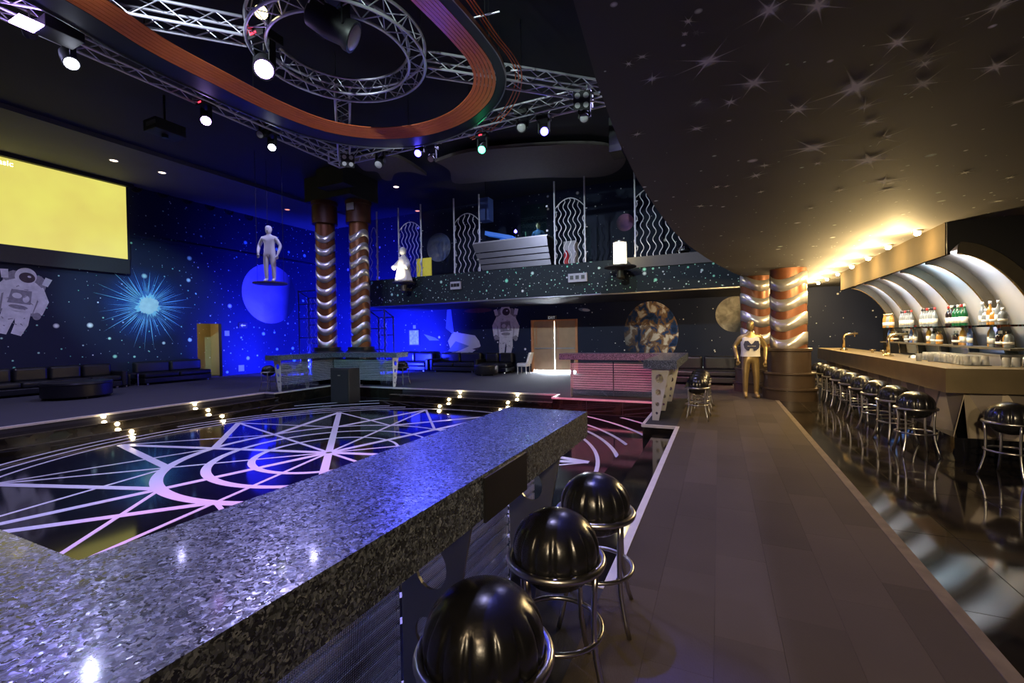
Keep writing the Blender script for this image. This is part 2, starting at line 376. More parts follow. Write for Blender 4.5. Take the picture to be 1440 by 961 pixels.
def screen_mat():
    m, t, b, N, L = nt('screen_image')
    tc = N('ShaderNodeTexCoord')
    nz = N('ShaderNodeTexNoise'); nz.inputs['Scale'].default_value = 0.9; nz.inputs['Detail'].default_value = 2
    L(tc.outputs['Object'], nz.inputs['Vector'])
    mx = N('ShaderNodeMix'); mx.data_type = 'RGBA'; mx.inputs['A'].default_value = (0.70, 0.55, 0.13, 1); mx.inputs['B'].default_value = (0.86, 0.84, 0.16, 1)
    L(nz.outputs['Fac'], mx.inputs['Factor'])
    b.inputs['Base Color'].default_value = (0.1, 0.1, 0.05, 1)
    L(mx.outputs['Result'], b.inputs['Emission Color']); b.inputs['Emission Strength'].default_value = 0.86
screen_mat()
def glow_print():
    m, t, b, N, L = nt('burst_glow')
    tc = N('ShaderNodeTexCoord'); ln = N('ShaderNodeVectorMath'); ln.operation = 'LENGTH'; L(tc.outputs['Object'], ln.inputs[0])
    f = math_node(t, 'POWER', math_node(t, 'SUBTRACT', 1.0, ln.outputs['Value'], clamp=True), 1.6)
    b.inputs['Base Color'].default_value = (0.03, 0.16, 0.75, 1); b.inputs['Roughness'].default_value = 0.7
    L(f, b.inputs['Alpha'])
glow_print()

# ------------------------------------------------------------------ helpers
def put(name, me, m=None, parent=None, smooth=False, world=True):
    """link mesh data as an object; under a parent the vertices are in world space unless world=False"""
    o = bpy.data.objects.new(name, me); C.objects.link(o)
    if m and not me.materials:
        me.materials.append(MATS[m])
    if smooth:
        me.polygons.foreach_set('use_smooth', [True] * len(me.polygons))
    if parent:
        o.parent = parent
        if world: o.matrix_parent_inverse = Matrix.Translation(-WLOC.get(parent.name, Vector()))
        WLOC[o.name] = WLOC.get(parent.name, Vector()) if not world else Vector()
    return o
WLOC = {}
def data(name, v, f):
    me = bpy.data.meshes.new(name); me.from_pydata([tuple(p) for p in v], [], f); me.update(); return me
def thing(name, label, cat, loc=(0, 0, 0), group=None, rz=0):
    o = bpy.data.objects.new(name, None); C.objects.link(o)
    o.empty_display_size = 0.05
    o.location = loc; o.rotation_euler = (0, 0, rz)
    WLOC[o.name] = Vector(loc)
    return tag(o, label, cat, group)
def tag(o, label, cat=None, group=None):
    o['label'] = label
    if cat: o['category'] = cat
    if group: o['group'] = group
    return o
def struct(o, label=None):
    o['kind'] = 'structure'
    if label: o['label'] = label
    return o
def sroot(name, label=None):
    o = bpy.data.objects.new(name, None); C.objects.link(o); WLOC[o.name] = Vector(); o.empty_display_size = 0.05
    return struct(o, label)
def copy_tree(o, parent=None):
    c = o.copy(); C.objects.link(c); c.parent = parent
    for ch in o.children: copy_tree(ch, c)
    return c
def bxdata(x0, x1, y0, y1, z0, z1, bev=0.0, name='box'):
    if bev <= 0:
        v = [(x, y, z) for x in (x0, x1) for y in (y0, y1) for z in (z0, z1)]
        f = [(0, 1, 3, 2), (4, 6, 7, 5), (0, 4, 5, 1), (2, 3, 7, 6), (0, 2, 6, 4), (1, 5, 7, 3)]
        return data(name, v, f)
    bm = bmesh.new()
    bmesh.ops.create_cube(bm, size=1, matrix=Matrix.Translation(((x0 + x1) / 2, (y0 + y1) / 2, (z0 + z1) / 2)) @ Matrix.Diagonal((x1 - x0, y1 - y0, z1 - z0, 1)))
    bmesh.ops.bevel(bm, geom=bm.edges[:], offset=bev, segments=3 if bev > 0.02 else 2, affect='EDGES', profile=0.5)
    me = bpy.data.meshes.new(name); bm.to_mesh(me); bm.free(); return me
def box(name, b, m, parent=None, bev=0.0, world=True):
    return put(name, bxdata(*b, bev=bev, name=name), m, parent, smooth=False, world=world)
def join(*parts):
    """merge (verts, faces) lists into one"""
    V, Fc = [], []
    for v, f in parts:
        n = len(V); V += list(v); Fc += [tuple(i + n for i in q) for q in f]
    return V, Fc
def tube_vf(pts, r, n=8, closed=False, cap=True):
    pts = [Vector(p) for p in pts]; m = len(pts)
    V, Fc = [], []
    up = Vector((0, 0, 1))
    ref = None
    for i, p in enumerate(pts):
        a = pts[(i - 1) % m] if (closed or i > 0) else p
        b = pts[(i + 1) % m] if (closed or i < m - 1) else p
        d = (b - a).normalized()
        if ref is None:
            s = d.cross(up)
            if s.length < 1e-3: s = d.cross(Vector((1, 0, 0)))
            s.normalize()
        else:
            s = ref - d * ref.dot(d); s.normalize()
        ref = s; u = s.cross(d)
        rr = r[i] if isinstance(r, (list, tuple)) else r
        for k in range(n):
            a2 = 2 * PI * k / n
            V.append(p + (s * math.cos(a2) + u * math.sin(a2)) * rr)
    for i in range(m if closed else m - 1):
        j = (i + 1) % m
        for k in range(n):
            l = (k + 1) % n
            Fc.append((i * n + k, i * n + l, j * n + l, j * n + k))
    if not closed and cap:
        Fc.append(tuple(range(n))[::-1]); Fc.append(tuple((m - 1) * n + k for k in range(n)))
    return V, Fc
def tube(name, pts, r, m, parent=None, n=8, closed=False, world=True):
    return put(name, data(name, *tube_vf(pts, r, n, closed)), m, parent, True, world)
def lathe_vf(prof, n=24, c=(0, 0, 0), capb=True, capt=True):
    V, Fc = [], []
    for r, z in prof:
        for k in range(n):
            a = 2 * PI * k / n
            V.append((c[0] + r * math.cos(a), c[1] + r * math.sin(a), c[2] + z))
    for i in range(len(prof) - 1):
        for k in range(n):
            l = (k + 1) % n
            Fc.append((i * n + k, i * n + l, (i + 1) * n + l, (i + 1) * n + k))
    if capb: Fc.append(tuple(range(n))[::-1])
    if capt: Fc.append(tuple((len(prof) - 1) * n + k for k in range(n)))
    return V, Fc
def lathe(name, prof, m, parent=None, n=24, c=(0, 0, 0), world=True, smooth=True, capb=True, capt=True):
    o = put(name, data(name, *lathe_vf(prof, n, c, capb, capt)), m, parent, False, world)
    if smooth:
        o.data.polygons.foreach_set('use_smooth', [len(p.vertices) == 4 for p in o.data.polygons])
        try: o.data.set_sharp_from_angle(angle=R(40))
        except Exception: pass
    return o
UNIT = {}
def unit_cyl(m, n=6):
    k = (m, n)
    if k not in UNIT:
        me = data('rod_' + m, *lathe_vf([(1, 0), (1, 1)], n)); me.materials.append(MATS[m]); UNIT[k] = me
        me.polygons.foreach_set('use_smooth', [len(p.vertices) == 4 for p in me.polygons])
    return UNIT[k]
def rod(name, p, q, r, m, parent=None, n=6):
    """straight round bar between two points, sharing one unit cylinder"""
    p, q = Vector(p), Vector(q)
    o = bpy.data.objects.new(name, unit_cyl(m, n)); C.objects.link(o)
    d = q - p
    base = -WLOC.get(parent.name, Vector()) if parent else Vector()
    o.location = p + base; o.rotation_euler = d.to_track_quat('Z', 'Y').to_euler(); o.scale = (r, r, d.length)
    if parent: o.parent = parent
    return o
def prism_vf(poly, O, U, Vv, N, t):
    """flat outline poly [(u,v)] lifted to world and given thickness t along N"""
    O, U, Vv, N = Vector(O), Vector(U), Vector(Vv), Vector(N)
    a = [O + U * p[0] + Vv * p[1] for p in poly]; n = len(a)
    V = a + [p + N * t for p in a]
    Fc = [tuple(range(n)), tuple(range(2 * n - 1, n - 1, -1))] + [(i, (i + 1) % n, n + (i + 1) % n, n + i)[::-1] for i in range(n)]
    return V, Fc
def prism(name, poly, O, U, Vv, N, t, m, parent=None, world=True):
    return put(name, data(name, *prism_vf(poly, O, U, Vv, N, t)), m, parent, False, world)
def ell(cx, cy, a, b, rot=0, n=28):
    return [(cx + a * math.cos(q) * math.cos(rot) - b * math.sin(q) * math.sin(rot), cy + a * math.cos(q) * math.sin(rot) + b * math.sin(q) * math.cos(rot)) for q in (2 * PI * k / n for k in range(n))]
def plate_with_holes(name, outline, holes, O, U, Vv, N, t, m, parent):
    """flat plate with round holes cut through it"""
    bm = bmesh.new()
    O, U, Vv, N = Vector(O), Vector(U), Vector(Vv), Vector(N)
    edges = []
    for loop in [outline] + holes:
        vs = [bm.verts.new(O + U * p[0] + Vv * p[1]) for p in loop]
        for i in range(len(vs)): edges.append(bm.edges.new((vs[i], vs[(i + 1) % len(vs)])))
    bmesh.ops.triangle_fill(bm, use_beauty=True, edges=edges)
    r = bmesh.ops.extrude_face_region(bm, geom=bm.faces[:])
    bmesh.ops.translate(bm, vec=N * t, verts=[g for g in r['geom'] if isinstance(g, bmesh.types.BMVert)])
    bmesh.ops.recalc_face_normals(bm, faces=bm.faces[:])
    me = bpy.data.meshes.new(name); bm.to_mesh(me); bm.free()
    return put(name, me, m, parent)
X, Y, Z = Vector((1, 0, 0)), Vector((0, 1, 0)), Vector((0, 0, 1))

# ================================================================== THE SETTING
XL, YB, ZC = -19.5, 17.3, 7.4          # left wall, back wall, hall ceiling
ZF = -0.36                             # sunken dance floor
ZS = 2.95                              # underside of the low starry ceiling
def boxes_mesh(name, bs, m, parent=None):
    parts = []
    for b in bs:
        x0, x1, y0, y1, z0, z1 = b
        v = [(x, y, z) for x in (x0, x1) for y in (y0, y1) for z in (z0, z1)]
        parts.append((v, [(0, 1, 3, 2), (4, 6, 7, 5), (0, 4, 5, 1), (2, 3, 7, 6), (0, 2, 6, 4), (1, 5, 7, 3)]))
    return put(name, data(name, *join(*parts)), m, parent)

# walls
DL = (11.2, 12.2, 2.27); DB = (-7.07, -5.19, 2.11)
wl = struct(boxes_mesh('wall_left', [(XL - .2, XL, -4, DL[0], -.5, ZC), (XL - .2, XL, DL[1], YB + .2, -.5, ZC), (XL - .2, XL, DL[0], DL[1], DL[2], ZC)], 'mural_left'), 'dark blue mural wall scattered with green stars')
wb = struct(boxes_mesh('wall_back', [(XL, DB[0], YB, YB + .2, -.5, ZC), (DB[1], 4.8, YB, YB + .2, -.5, ZC), (DB[0], DB[1], YB, YB + .2, DB[2], ZC)], 'mural_back'), 'dark blue mural wall with planets, shuttle and astronaut')
wr = struct(box('wall_right', (4.6, 4.8, -4, YB, -.5, ZC), 'plain_dark'))
wf = struct(box('wall_front', (XL, 4.8, -4.2, -4, -.5, ZC), 'plain_dark'))
ce = struct(box('ceiling', (XL - .2, 4.8, -4.2, YB + .2, ZC, ZC + .2), 'ceiling_paint'))
box('soffit', (XL, -15.7, -4, YB, 7.27, ZC), 'soffit_paint', ce)
box('ledge', (XL, XL + .05, -4, YB, 5.40, 5.5), 'mural_left', wl)
# lit passage behind the opening in the left wall
pr = sroot('wall_passage', 'gold lit passage behind the doorway')
boxes_mesh('passage_wall', [(-20.9, -20.85, 10.4, 13.2, 0, 2.6), (-20.9, XL - .2, 12.55, 12.6, 0, 2.6), (-20.9, XL - .2, 10.4, 10.45, 0, 2.6)], 'corridor_paint', pr)
box('passage_ceiling', (-20.9, XL - .2, 10.4, 12.6, 2.6, 2.65), 'plain_dark', pr)
box('passage_floor', (-20.9, XL - .2, 10.4, 12.6, -.1, 0), 'carpet_hall', pr)
box('step', (-20.85, -20.45, 10.45, 12.3, 0, .14), 'drum_brown', pr)
box('step', (-20.85, -20.65, 10.45, 12.1, .14, .28), 'drum_brown', pr)
light('passage_lamp', 'POINT', (-20.1, 10.75, 2.3), 26, (1.0, 0.78, 0.36), size=.1)

# floors
SUNK = dict(x0=-11.7, x1=-1.18, y0=.55, y1=10.95)
fl = sroot('floor', 'dark carpet of the raised hall floor')
B0 = -.5
box('carpet_area', (XL, -12.1, -4, YB, B0, 0), 'carpet_hall', fl)
box('carpet_area', (-12.1, 1.19, 10.95, YB, B0, 0), 'carpet_hall', fl)
boxes_mesh('carpet_area', [(-12.1, -11.7, 8.8, 10.95, B0, 0), (-12.1, -11.7, -4, 2.5, B0, 0), (-11.7, 1.19, -4, .55, B0, 0)], 'carpet_hall', fl)
boxes_mesh('carpet_area', [(-3.75, -1.18, 10.4, 10.95, B0, 0), (-1.18, -.65, 7.75, 10.95, B0, 0), (-1.18, -.65, .55, 2.72, B0, 0)], 'carpet_hall', fl)
box('carpet_bed', (-.65, 1.19, .55, 10.95, B0, 0), 'sub_floor', fl)
# carpet planks of the walk between the dance floor and the bar
pk = {}
pw = 1.84 / 6
for i in range(6):
    for j in range(-1, 17):
        y0 = j * .92 + (i % 3) * .31
        if y0 < -.8: continue
        y1 = min(y0 + .92, 14.6)
        if y1 - y0 < .1: continue
        key = round(y1 - y0, 3)
        if key not in pk: pk[key] = bxdata(0.0006, pw - .0006, 0.0006, key - .0006, 0, .006, name='carpet_plank'); pk[key].materials.append(MATS['carpet_brown'])
        o = put('carpet_plank', pk[key], None, fl); o.location = (-.65 + i * pw, y0, 0)
box('gold_lit_edge', (1.12, 1.195, -1, 15.2, 0, .011), 'gold_lit_carpet', fl)  # paler strip: lamplight along the carpet margin put into its colour
# glossy tiles before the bar
fb = sroot('floor_bar', 'glossy dark marble tiles in front of the bar')
box('grout_bed', (1.19, 4.6, -4, YB, B0, -.008), 'grout', fb)
tk = {}
xs = [1.19, 1.57, 2.17, 2.77, 3.37, 3.97, 4.6]
for i in range(6):
    for j in range(20):
        y0 = -.07 + j * .6 - .0
        y0 = -2.27 + j * 1.1
        if y0 > 16 or (i > 2 and y0 > 6.6): continue
        y1 = min(y0 + 1.1, 17.3)
        key = (round(xs[i + 1] - xs[i], 3), round(y1 - y0, 3))
        if key not in tk: tk[key] = bxdata(.003, key[0] - .003, .003, key[1] - .003, -.008, 0, name='floor_tile'); tk[key].materials.append(MATS['tile_black'])
        o = put('floor_tile', tk[key], None, fb); o.location = (xs[i], y0, 0)

# sunken dance floor with its inlaid pattern
df = struct(box('dance_floor', (-12.1, -.65, .3, 10.96, ZF - .14, ZF), 'dance_black'), 'sunken black mirror dance floor with white inlaid star pattern')
CX, CY = -5.94, 5.44
FX0, FX1, FY0, FY1 = -11.0, -1.36, .58, 9.9
def inside(p):
    x, y = p
    if not (SUNK['x0'] < x < SUNK['x1'] and SUNK['y0'] < y < 10.93): return False
    if x < FX0 and 2.5 < y < 8.8: return False
    if x > FX1 and 2.72 < y < 7.75: return False
    if y > FY1 and -8.8 < x < -3.75: return False
    if y > 10.38 and x > -3.75: return False
    return True
strip_n = [0]
def floor_strip(p, q, wd):
    p, q = Vector(p), Vector(q); d = (q - p).normalized(); s = Vector((-d.y, d.x)) * wd / 2
    n = max(2, int((q - p).length / .25))
    run = []
    def flush():
        if len(run) > 1:
            a, b = run[0], run[-1]
            h = ZF + .002 + .0004 * (strip_n[0] % 6); strip_n[0] += 1
            poly = [a + s, b + s, b - s, a - s]
            put('inlay_strip', data('inlay_strip', *prism_vf([(v.x, v.y) for v in poly], (0, 0, ZF - .004), X, Y, Z, h - ZF + .004)), 'inlay', df)
        run.clear()
    for i in range(n + 1):
        v = p + (q - p) * i / n
        if inside(v): run.append(v)
        else: flush()
    flush()
def floor_arc(r0, r1off, a0, a1, wd0, wd1):
    """arc strip; its width runs from wd0 to wd1 and back"""
    n = int((a1 - a0) / 3) + 1
    run = []
    def flush():
        if len(run) > 1:
            V, Fc = [], []
            for (ci, co) in run: V += [(ci.x, ci.y, ZF + .0035), (co.x, co.y, ZF + .0035)]
            for k in range(len(run) - 1): Fc.append((2 * k, 2 * k + 1, 2 * k + 3, 2 * k + 2))
            put('inlay_arc', data('inlay_arc', V, Fc), 'inlay', df)
        run.clear()
    for i in range(n + 1):
        a = R(a0 + (a1 - a0) * i / n); t = .5 - .5 * math.cos(2 * PI * i / n)
        wd = wd0 + (wd1 - wd0) * t
        ci = Vector((CX + (r0 - wd / 2) * math.cos(a), CY + (r0 - wd / 2) * math.sin(a))); co = Vector((CX + (r0 + wd / 2) * math.cos(a), CY + (r0 + wd / 2) * math.sin(a)))
        if inside(ci) and inside(co): run.append((ci, co))
        else: flush()
    flush()
def pol(r, a): return (CX + r * math.cos(R(a)), CY + r * math.sin(R(a)))
for k in range(12):
    a = 13.9 + 30 * k
    floor_strip(pol(.05, a), pol(4.28, a), .12 if k % 2 == 0 else .06)
    floor_strip(pol(4.28, a), pol(2.25, a + 30), .12)
    floor_strip(pol(4.28, a), pol(2.25, a - 30), .055)
for r, wd in ((1.12, .11), (1.70, .13), (2.26, .15)): floor_arc(r, 0, 60, 420, .05, wd)
for r, wd in ((4.42, .06), (4.73, .07), (5.03, .07), (5.6, .08), (6.15, .08)): floor_arc(r, 0, 0, 360, wd, wd)

# stairs down to the dance floor
st = sroot('stairs', 'black polished steps down to the dance floor')
def tread(b):
    box('tread', b, 'tile_black', st)
H1, H2 = -.12, -.24
tread((-12.1, -11.55, 2.5, 8.8, B0, H1)); tread((-11.55, -11.0, 2.5, 8.8, B0, H2))
tread((-8.8, -3.75, 10.35, 10.95, B0, H1)); tread((-8.8, -3.75, 9.9, 10.35, B0, H2))
tread((-1.0, -.65, 2.72, 7.75, B0, H1)); tread((-1.36, -1.0, 2.72, 7.75, B0, H2))
for b in [(-12.16, -12.08, 2.5, 8.8, -.035, .006), (-8.8, -3.75, 10.94, 10.98, -.035, .006), (-.66, -.60, 2.72, 7.75, -.03, .012),
          (-11.72, -11.67, 8.8, 10.95, -.035, .006), (-11.7, -8.8, 10.92, 10.97, -.035, .006), (-11.72, -11.67, .55, 2.5, -.035, .006),
          (-3.75, -1.18, 10.37, 10.42, -.035, .006), (-1.21, -1.16, 7.75, 10.4, -.035, .006), (-1.2, -.65, 7.73, 7.79, -.035, .006), (-12.1, -11.67, 8.76, 8.81, -.035, .006), (-3.78, -3.73, 10.4, 10.95, -.035, .006),
          (-1.2, -.65, 2.66, 2.72, -.035, .006), (-1.21, -1.16, .55, 2.72, -.035, .006), (-12.1, -11.67, 2.46, 2.51, -.035, .006)]:
    box('nosing', b, 'nosing', st)
for b in [(-11.57, -11.54, 2.5, 8.8, H1 - .012, H1 + .003), (-11.02, -10.99, 2.5, 8.8, H2 - .012, H2 + .003), (-8.8, -3.75, 10.33, 10.36, H1 - .012, H1 + .003), (-8.8, -3.75, 9.885, 9.915, H2 - .012, H2 + .003)]:
    box('step_nosing', b, 'frame_trim', st)
# polished panels facing the platforms
def riser_run(p, q, nrm, n):
    p, q = Vector(p), Vector(q); d = (q - p) / n
    for i in range(n):
        a = p + d * i + d * .008; b2 = p + d * (i + 1) - d * .008
        U = (b2 - a); prism('riser_panel', [(0, ZF + .02), (1, ZF + .02), (1, -.04), (0, -.04)], (a.x, a.y, 0), (U.x, U.y, 0), Z, (nrm[0], nrm[1], 0), .012, 'tile_black', st)
riser_run((-11.7, 8.8), (-11.7, 10.95), (1, 0), 3); riser_run((-11.7, 10.95), (-8.8, 10.95), (0, -1), 3)
riser_run((-3.75, 10.4), (-1.18, 10.4), (0, -1), 3); riser_run((-1.18, 7.75), (-1.18, 10.4), (-1, 0), 2)
riser_run((-11.7, .55), (-11.7, 2.5), (1, 0), 2); riser_run((-1.18, .55), (-1.18, 2.72), (-1, 0), 2)
riser_run((-1.18, 7.75), (-.65, 7.75), (0, -1), 1); riser_run((-1.18, 2.72), (-.65, 2.72), (0, 1), 1)

# low starry ceiling (underside of the mezzanine), its edge sweeping away to the right
edge = [(-.40, -4), (-.45, 0), (-.54, 1.83), (-.60, 2.44), (-.65, 3.3), (-.66, 4.2), (-.62, 5.4), (-.55, 6.6), (-.42, 7.8), (-.2, 9.2), (.06, 10.6), (.33, 11.9), (.60, 13.0), (.85, 14.0)]
poly = edge + [(.85, YB), (4.6, YB), (4.6, -4)]
cs = struct(prism('ceiling_low', poly, (0, 0, ZS), X, Y, Z, .22, 'mural_slab'), 'low dark ceiling painted with white stars over the bar walk')
V, Fc = [], []
for p in edge: V += [(p[0], p[1], ZS), (p[0], p[1], ZS + 1.0), (p[0] + .04, p[1], ZS + 1.0), (p[0] + .04, p[1], ZS + .22)]
for i in range(len(edge) - 1):
    for k in range(3): Fc.append((4 * i + k, 4 * i + k + 1, 4 * i + 5 + k, 4 * i + 4 + k))
put('edge_upstand', data('edge_upstand', V, Fc), 'ceiling_paint', cs)
# the big painted stars
sq = data('painted_star', [(-1, -1, 0), (1, -1, 0), (1, 1, 0), (-1, 1, 0)], [(3, 2, 1, 0)]); sq.materials.append(MATS['painted_star'])
for (px, py, s) in [(1082, 14, .17), (1150, 8, .18), (996, 86, .21), (1060, 117, .22), (917, 111, .10), (1203, 123, .34), (1298, 118, .22), (1297, 82, .20), (1262, 60, .17), (1405, 8, .17), (1400, 94, .20), (1122, 154, .20), (1216, 150, .16),
                    (1143, 208, .34), (1222, 225, .42), (1240, 195, .25), (1225, 172, .14), (1244, 255, .32), (1248, 267, .22), (1063, 247, .18), (1075, 233, .14), (985, 290, .16), (980, 181, .13), (1027, 144, .12), (968, 30, .07), (979, 46, .07), (963, 48, .06), (903, 80, .07), (884, 90, .06), (896, 189, .10),
                    (982, 144, .08), (1008, 263, .12), (1022, 262, .1), (1150, 230, .12), (1357, 243, .14), (1420, 250, .14), (1404, 283, .14), (1180, 268, .16), (1300, 90, .12), (1432, 143, .12), (1070, 270, .12), (1140, 293, .14), (1025, 170, .06)]:
    p = at(px, py, z=ZS - .004)
    o = put('painted_star', sq, None, cs); o.location = p; o.scale = (s, s, 1); o.rotation_euler = (0, 0, random.random() * 3)
# bulkhead dropping from the low ceiling above the bar
YV0, YV1, XV, ZV = 7.8, 13.4, 2.73, 2.52
box('bulkhead', (XV, XV + .05, YV0, YV1, ZV, ZS), 'fascia_warm', cs)

# balcony across the back wall
YBAL = 14.0
ba = sroot('balcony', 'starry balcony front below the DJ booth')
box('fascia', (-12.9, .85, YBAL, YBAL + .12, 2.80, 3.86), 'mural_fascia', ba)
box('deck', (-12.9, .85, YBAL + .12, YB, 2.85, 3.05), 'plain_dark', ba)
box('end_panel', (-12.9, -12.8, YBAL + .12, YB, 2.80, 3.86), 'plain_dark', ba)
tube('edge_rail', [(-12.9, YBAL, 2.80), (.85, YBAL, 2.80)], .035, 'plate_steel', ba)
box('soffit_panel', (-12.9, .85, YBAL + .02, YB, 2.78, 2.85), 'plain_dark', ba)
# bleached parapet panel at the right end
V0, V1 = at(893, 364, y=YBAL), at(975, 357, y=YBAL)
prism('parapet_panel', [(V0.x, 3.55), (.1, 3.55), (.1, 3.88), (V0.x - .3, 3.88)], (0, YBAL - .02, 0), X, Z, -Y, .01, 'parapet_grey', ba)

# double door with daylight behind it
dr = sroot('door_1', 'wooden double door with light pouring through its gap')
box('door_frame', (DB[0] - .06, DB[0] + .03, YB - .05, YB + .2, 0, DB[2] + .06), 'door_frame', dr)
box('door_frame', (DB[1] - .03, DB[1] + .06, YB - .05, YB + .2, 0, DB[2] + .06), 'door_frame', dr)
box('door_frame', (DB[0] + .03, DB[1] - .03, YB - .05, YB + .2, DB[2], DB[2] + .06), 'door_frame', dr)
mid = (DB[0] + DB[1]) / 2 + .02
for (a, b) in ((DB[0] + .03, mid - .016), (mid + .026, DB[1] - .03)):
    lf = box('door_leaf', (a, b, YB + .02, YB + .07, .09, DB[2]), 'door_wood', dr)
    box('push_bar', (a + .05, b - .05, YB - .03, YB, .97, 1.02), 'plate_steel', lf)
    box('panel_rib', (a + .12, a + .14, YB + .005, YB + .02, 1.1, 1.95), 'door_frame', lf)
light('daylight_behind_door', 'AREA', (mid, YB + .9, .9), 7000, (0.82, 0.90, 1.0), (mid, YB - 1, .0), 1.8, 1.8)
box('outer_floor', (DB[0] - 1, DB[1] + 1, YB + .2, YB + 3, -.1, 0), 'plate_grey', dr)

# ================================================================== COUNTERS ROUND THE DANCE FLOOR
ZT, TH = 1.08, .15
def support(parent, O, U, top, bot, h, holes, m):
    """tapered foot plate with round holes; U points away from the glass"""
    N = Vector(U).cross(Z)
    out = [(0, 0), (bot, 0), (top, h), (0, h)]
    hl = []
    for (u, v, a, b) in holes: hl.append(ell(u, v, a, b, n=20))
    plate_with_holes('support_plate', out, hl, Vector(O) - N * .006, U, Z, N, .012, m, parent)
HOLES = [(.128, .74, .066, .080), (.105, .50, .048, .058), (.09, .29, .034, .038), (.078, .13, .022, .024)]
def counter(name, label, boxes, glass, sups, m_sup):
    loc = Vector((sum(b[0] + b[1] for b in boxes) / (2 * len(boxes)), sum(b[2] + b[3] for b in boxes) / (2 * len(boxes)), 0))
    t = thing(name, label, 'counter', loc)
    for k, b in enumerate(boxes):
        box('granite_top', (b[0], b[1], b[2], b[3], ZT - TH, ZT), 'granite', t)
    for (p, q) in glass:
        p, q = Vector(p), Vector(q); U = q - p; n = Vector((-U.y, U.x)).normalized()
        prism('glass_panel', [(0.003, .05), (.997, .05), (.997, ZT - TH - .06), (0.003, ZT - TH - .06)], (p.x, p.y, 0), (U.x, U.y, 0), Z, (n.x, n.y, 0), .008, 'fritted_glass', t)
    for (O, U) in sups: support(t, O, Vector(U), .30, .11, ZT - TH, HOLES, m_sup)
    return t
ct = counter('granite_counter', 'blue flecked granite counter on steel plates beside three ball stools', [(-1.26, -.73, .47, 2.64), (-4.2, -.73, -.07, .47)],
             [((-1.06, .30), (-1.06, 1.28)), ((-1.06, 1.30), (-1.06, 2.20)), ((-1.06, 2.22), (-1.06, 2.58)), ((-4.1, .30), (-2.6, .30)), ((-2.58, .30), (-1.08, .30))],
             [((-1.055, 1.29, 0), (1, 0, 0)), ((-1.055, 2.21, 0), (1, 0, 0)), ((-1.055, .32, 0), (1, 0, 0))], 'plate_steel')
box('cover_plate', (-.731, -.722, 1.32, 1.68, ZT - TH - .015, ZT - .012), 'black_metal', ct)
cp = counter('granite_counter', 'granite counter lit pink with light steel foot plates below the earth mural', [(-1.2, -.65, 7.98, 10.5), (-3.6, -.65, 10.5, 11.05)],
             [((-3.35, 10.62), (-2.3, 10.62)), ((-2.28, 10.62), (-1.14, 10.62)), ((-1.1, 10.6), (-1.1, 9.3)), ((-1.1, 9.28), (-1.1, 8.25))],
             [((-1.09, 8.22, 0), (1, 0, 0)), ((-1.09, 9.29, 0), (1, 0, 0)), ((-1.09, 10.6, 0), (1, 0, 0)), ((-3.35, 10.64, 0), (0, 1, 0))], 'plate_light')
cc = counter('granite_counter', 'granite corner counter in front of the two tall copper columns', [(-12.15, -11.6, 8.85, 10.88), (-12.15, -8.95, 10.88, 11.43)],
             [((-11.72, 9.05), (-11.72, 10.0)), ((-11.72, 10.02), (-11.72, 11.0)), ((-11.72, 11.02), (-10.6, 11.02)), ((-10.58, 11.02), (-9.25, 11.02))],
             [((-11.73, 9.04, 0), (-1, 0, 0)), ((-11.73, 10.01, 0), (-1, 0, 0)), ((-9.24, 11.03, 0), (0, 1, 0)), ((-10.59, 11.03, 0), (0, 1, 0))], 'plate_light')

# ================================================================== BALL STOOLS
def ball_data():
    nu, nv = 112, 34
    V, Fc = [], []
    for j in range(nv + 1):
        ph = PI * j / nv
        for i in range(nu):
            th = 2 * PI * i / nu
            g = abs(math.sin(7 * th))                      # fourteen gores
            band = max(0.0, min(1.0, (math.sin(ph) - .74) / .12))
            r = .188 * (1 - .075 * band * (1 - g) ** 3 - .022 * math.exp(-((math.degrees(ph) - 47) / 3.0) ** 2))
            zz = math.cos(ph); zz = math.copysign(abs(zz) ** .92, zz)
            V.append((r * math.sin(ph) * math.cos(th), r * math.sin(ph) * math.sin(th), .606 + .168 * zz))
    for j in range(nv):
        for i in range(nu):
            l = (i + 1) % nu
            Fc.append((j * nu + i, (j + 1) * nu + i, (j + 1) * nu + l, j * nu + l))
    me = data('seat', V, Fc); return me
def make_stool(label, group):
    t = thing('ball_stool', label, 'stool', (0, 0, 0), group)
    put('seat', ball_data(), 'black_vinyl', t, True, False)
    ring = lambda r, z: [(r * math.cos(2 * PI * k / 36), r * math.sin(2 * PI * k / 36), z) for k in range(36)]
    tube('seat_ring', ring(.202, .565), .017, 'tube_steel', t, 8, True, False)
    tube('foot_ring', ring(.196, .27), .011, 'tube_steel', t, 8, True, False)
    leg = None
    for k in range(4):
        a = PI / 4 + k * PI / 2
        pts = []
        for j in range(9):
            z = .555 - .555 * j / 8
            r = .200 - .012 * math.sin(PI * min(1, (.555 - z) / .4)) + .055 * max(0, (.22 - z) / .22) ** 1.6
            pts.append((r, 0, z))
        if leg is None: leg = data('leg', *tube_vf(pts, .0125, 8))
        o = put('leg', leg, 'tube_steel', t, True, False); o.rotation_euler = (0, 0, a)
    return t
NEAR = 'ball stools at the near granite counter'
proto = make_stool('black ball stool before the holed steel plate midway along the long granite counter', NEAR)
proto.location = (-.67, 1.20, .006)
def stool(x, y, rz, label, group, z=.006):
    c = copy_tree(proto); c.location = (x, y, z); c.rotation_euler = (0, 0, rz)
    c['label'] = label; c['group'] = group
    return c
for x, y, rz, lab in ((-.66, 1.84, .5, 'black ball stool before the dark cover plate on the long granite counter'), (-.63, 2.41, .15, 'black ball stool beside the free end of the long granite counter and the steps'), (-.69, .58, .3, 'black ball stool at the corner where the long granite counter turns')):
    stool(x, y, rz, lab, NEAR)
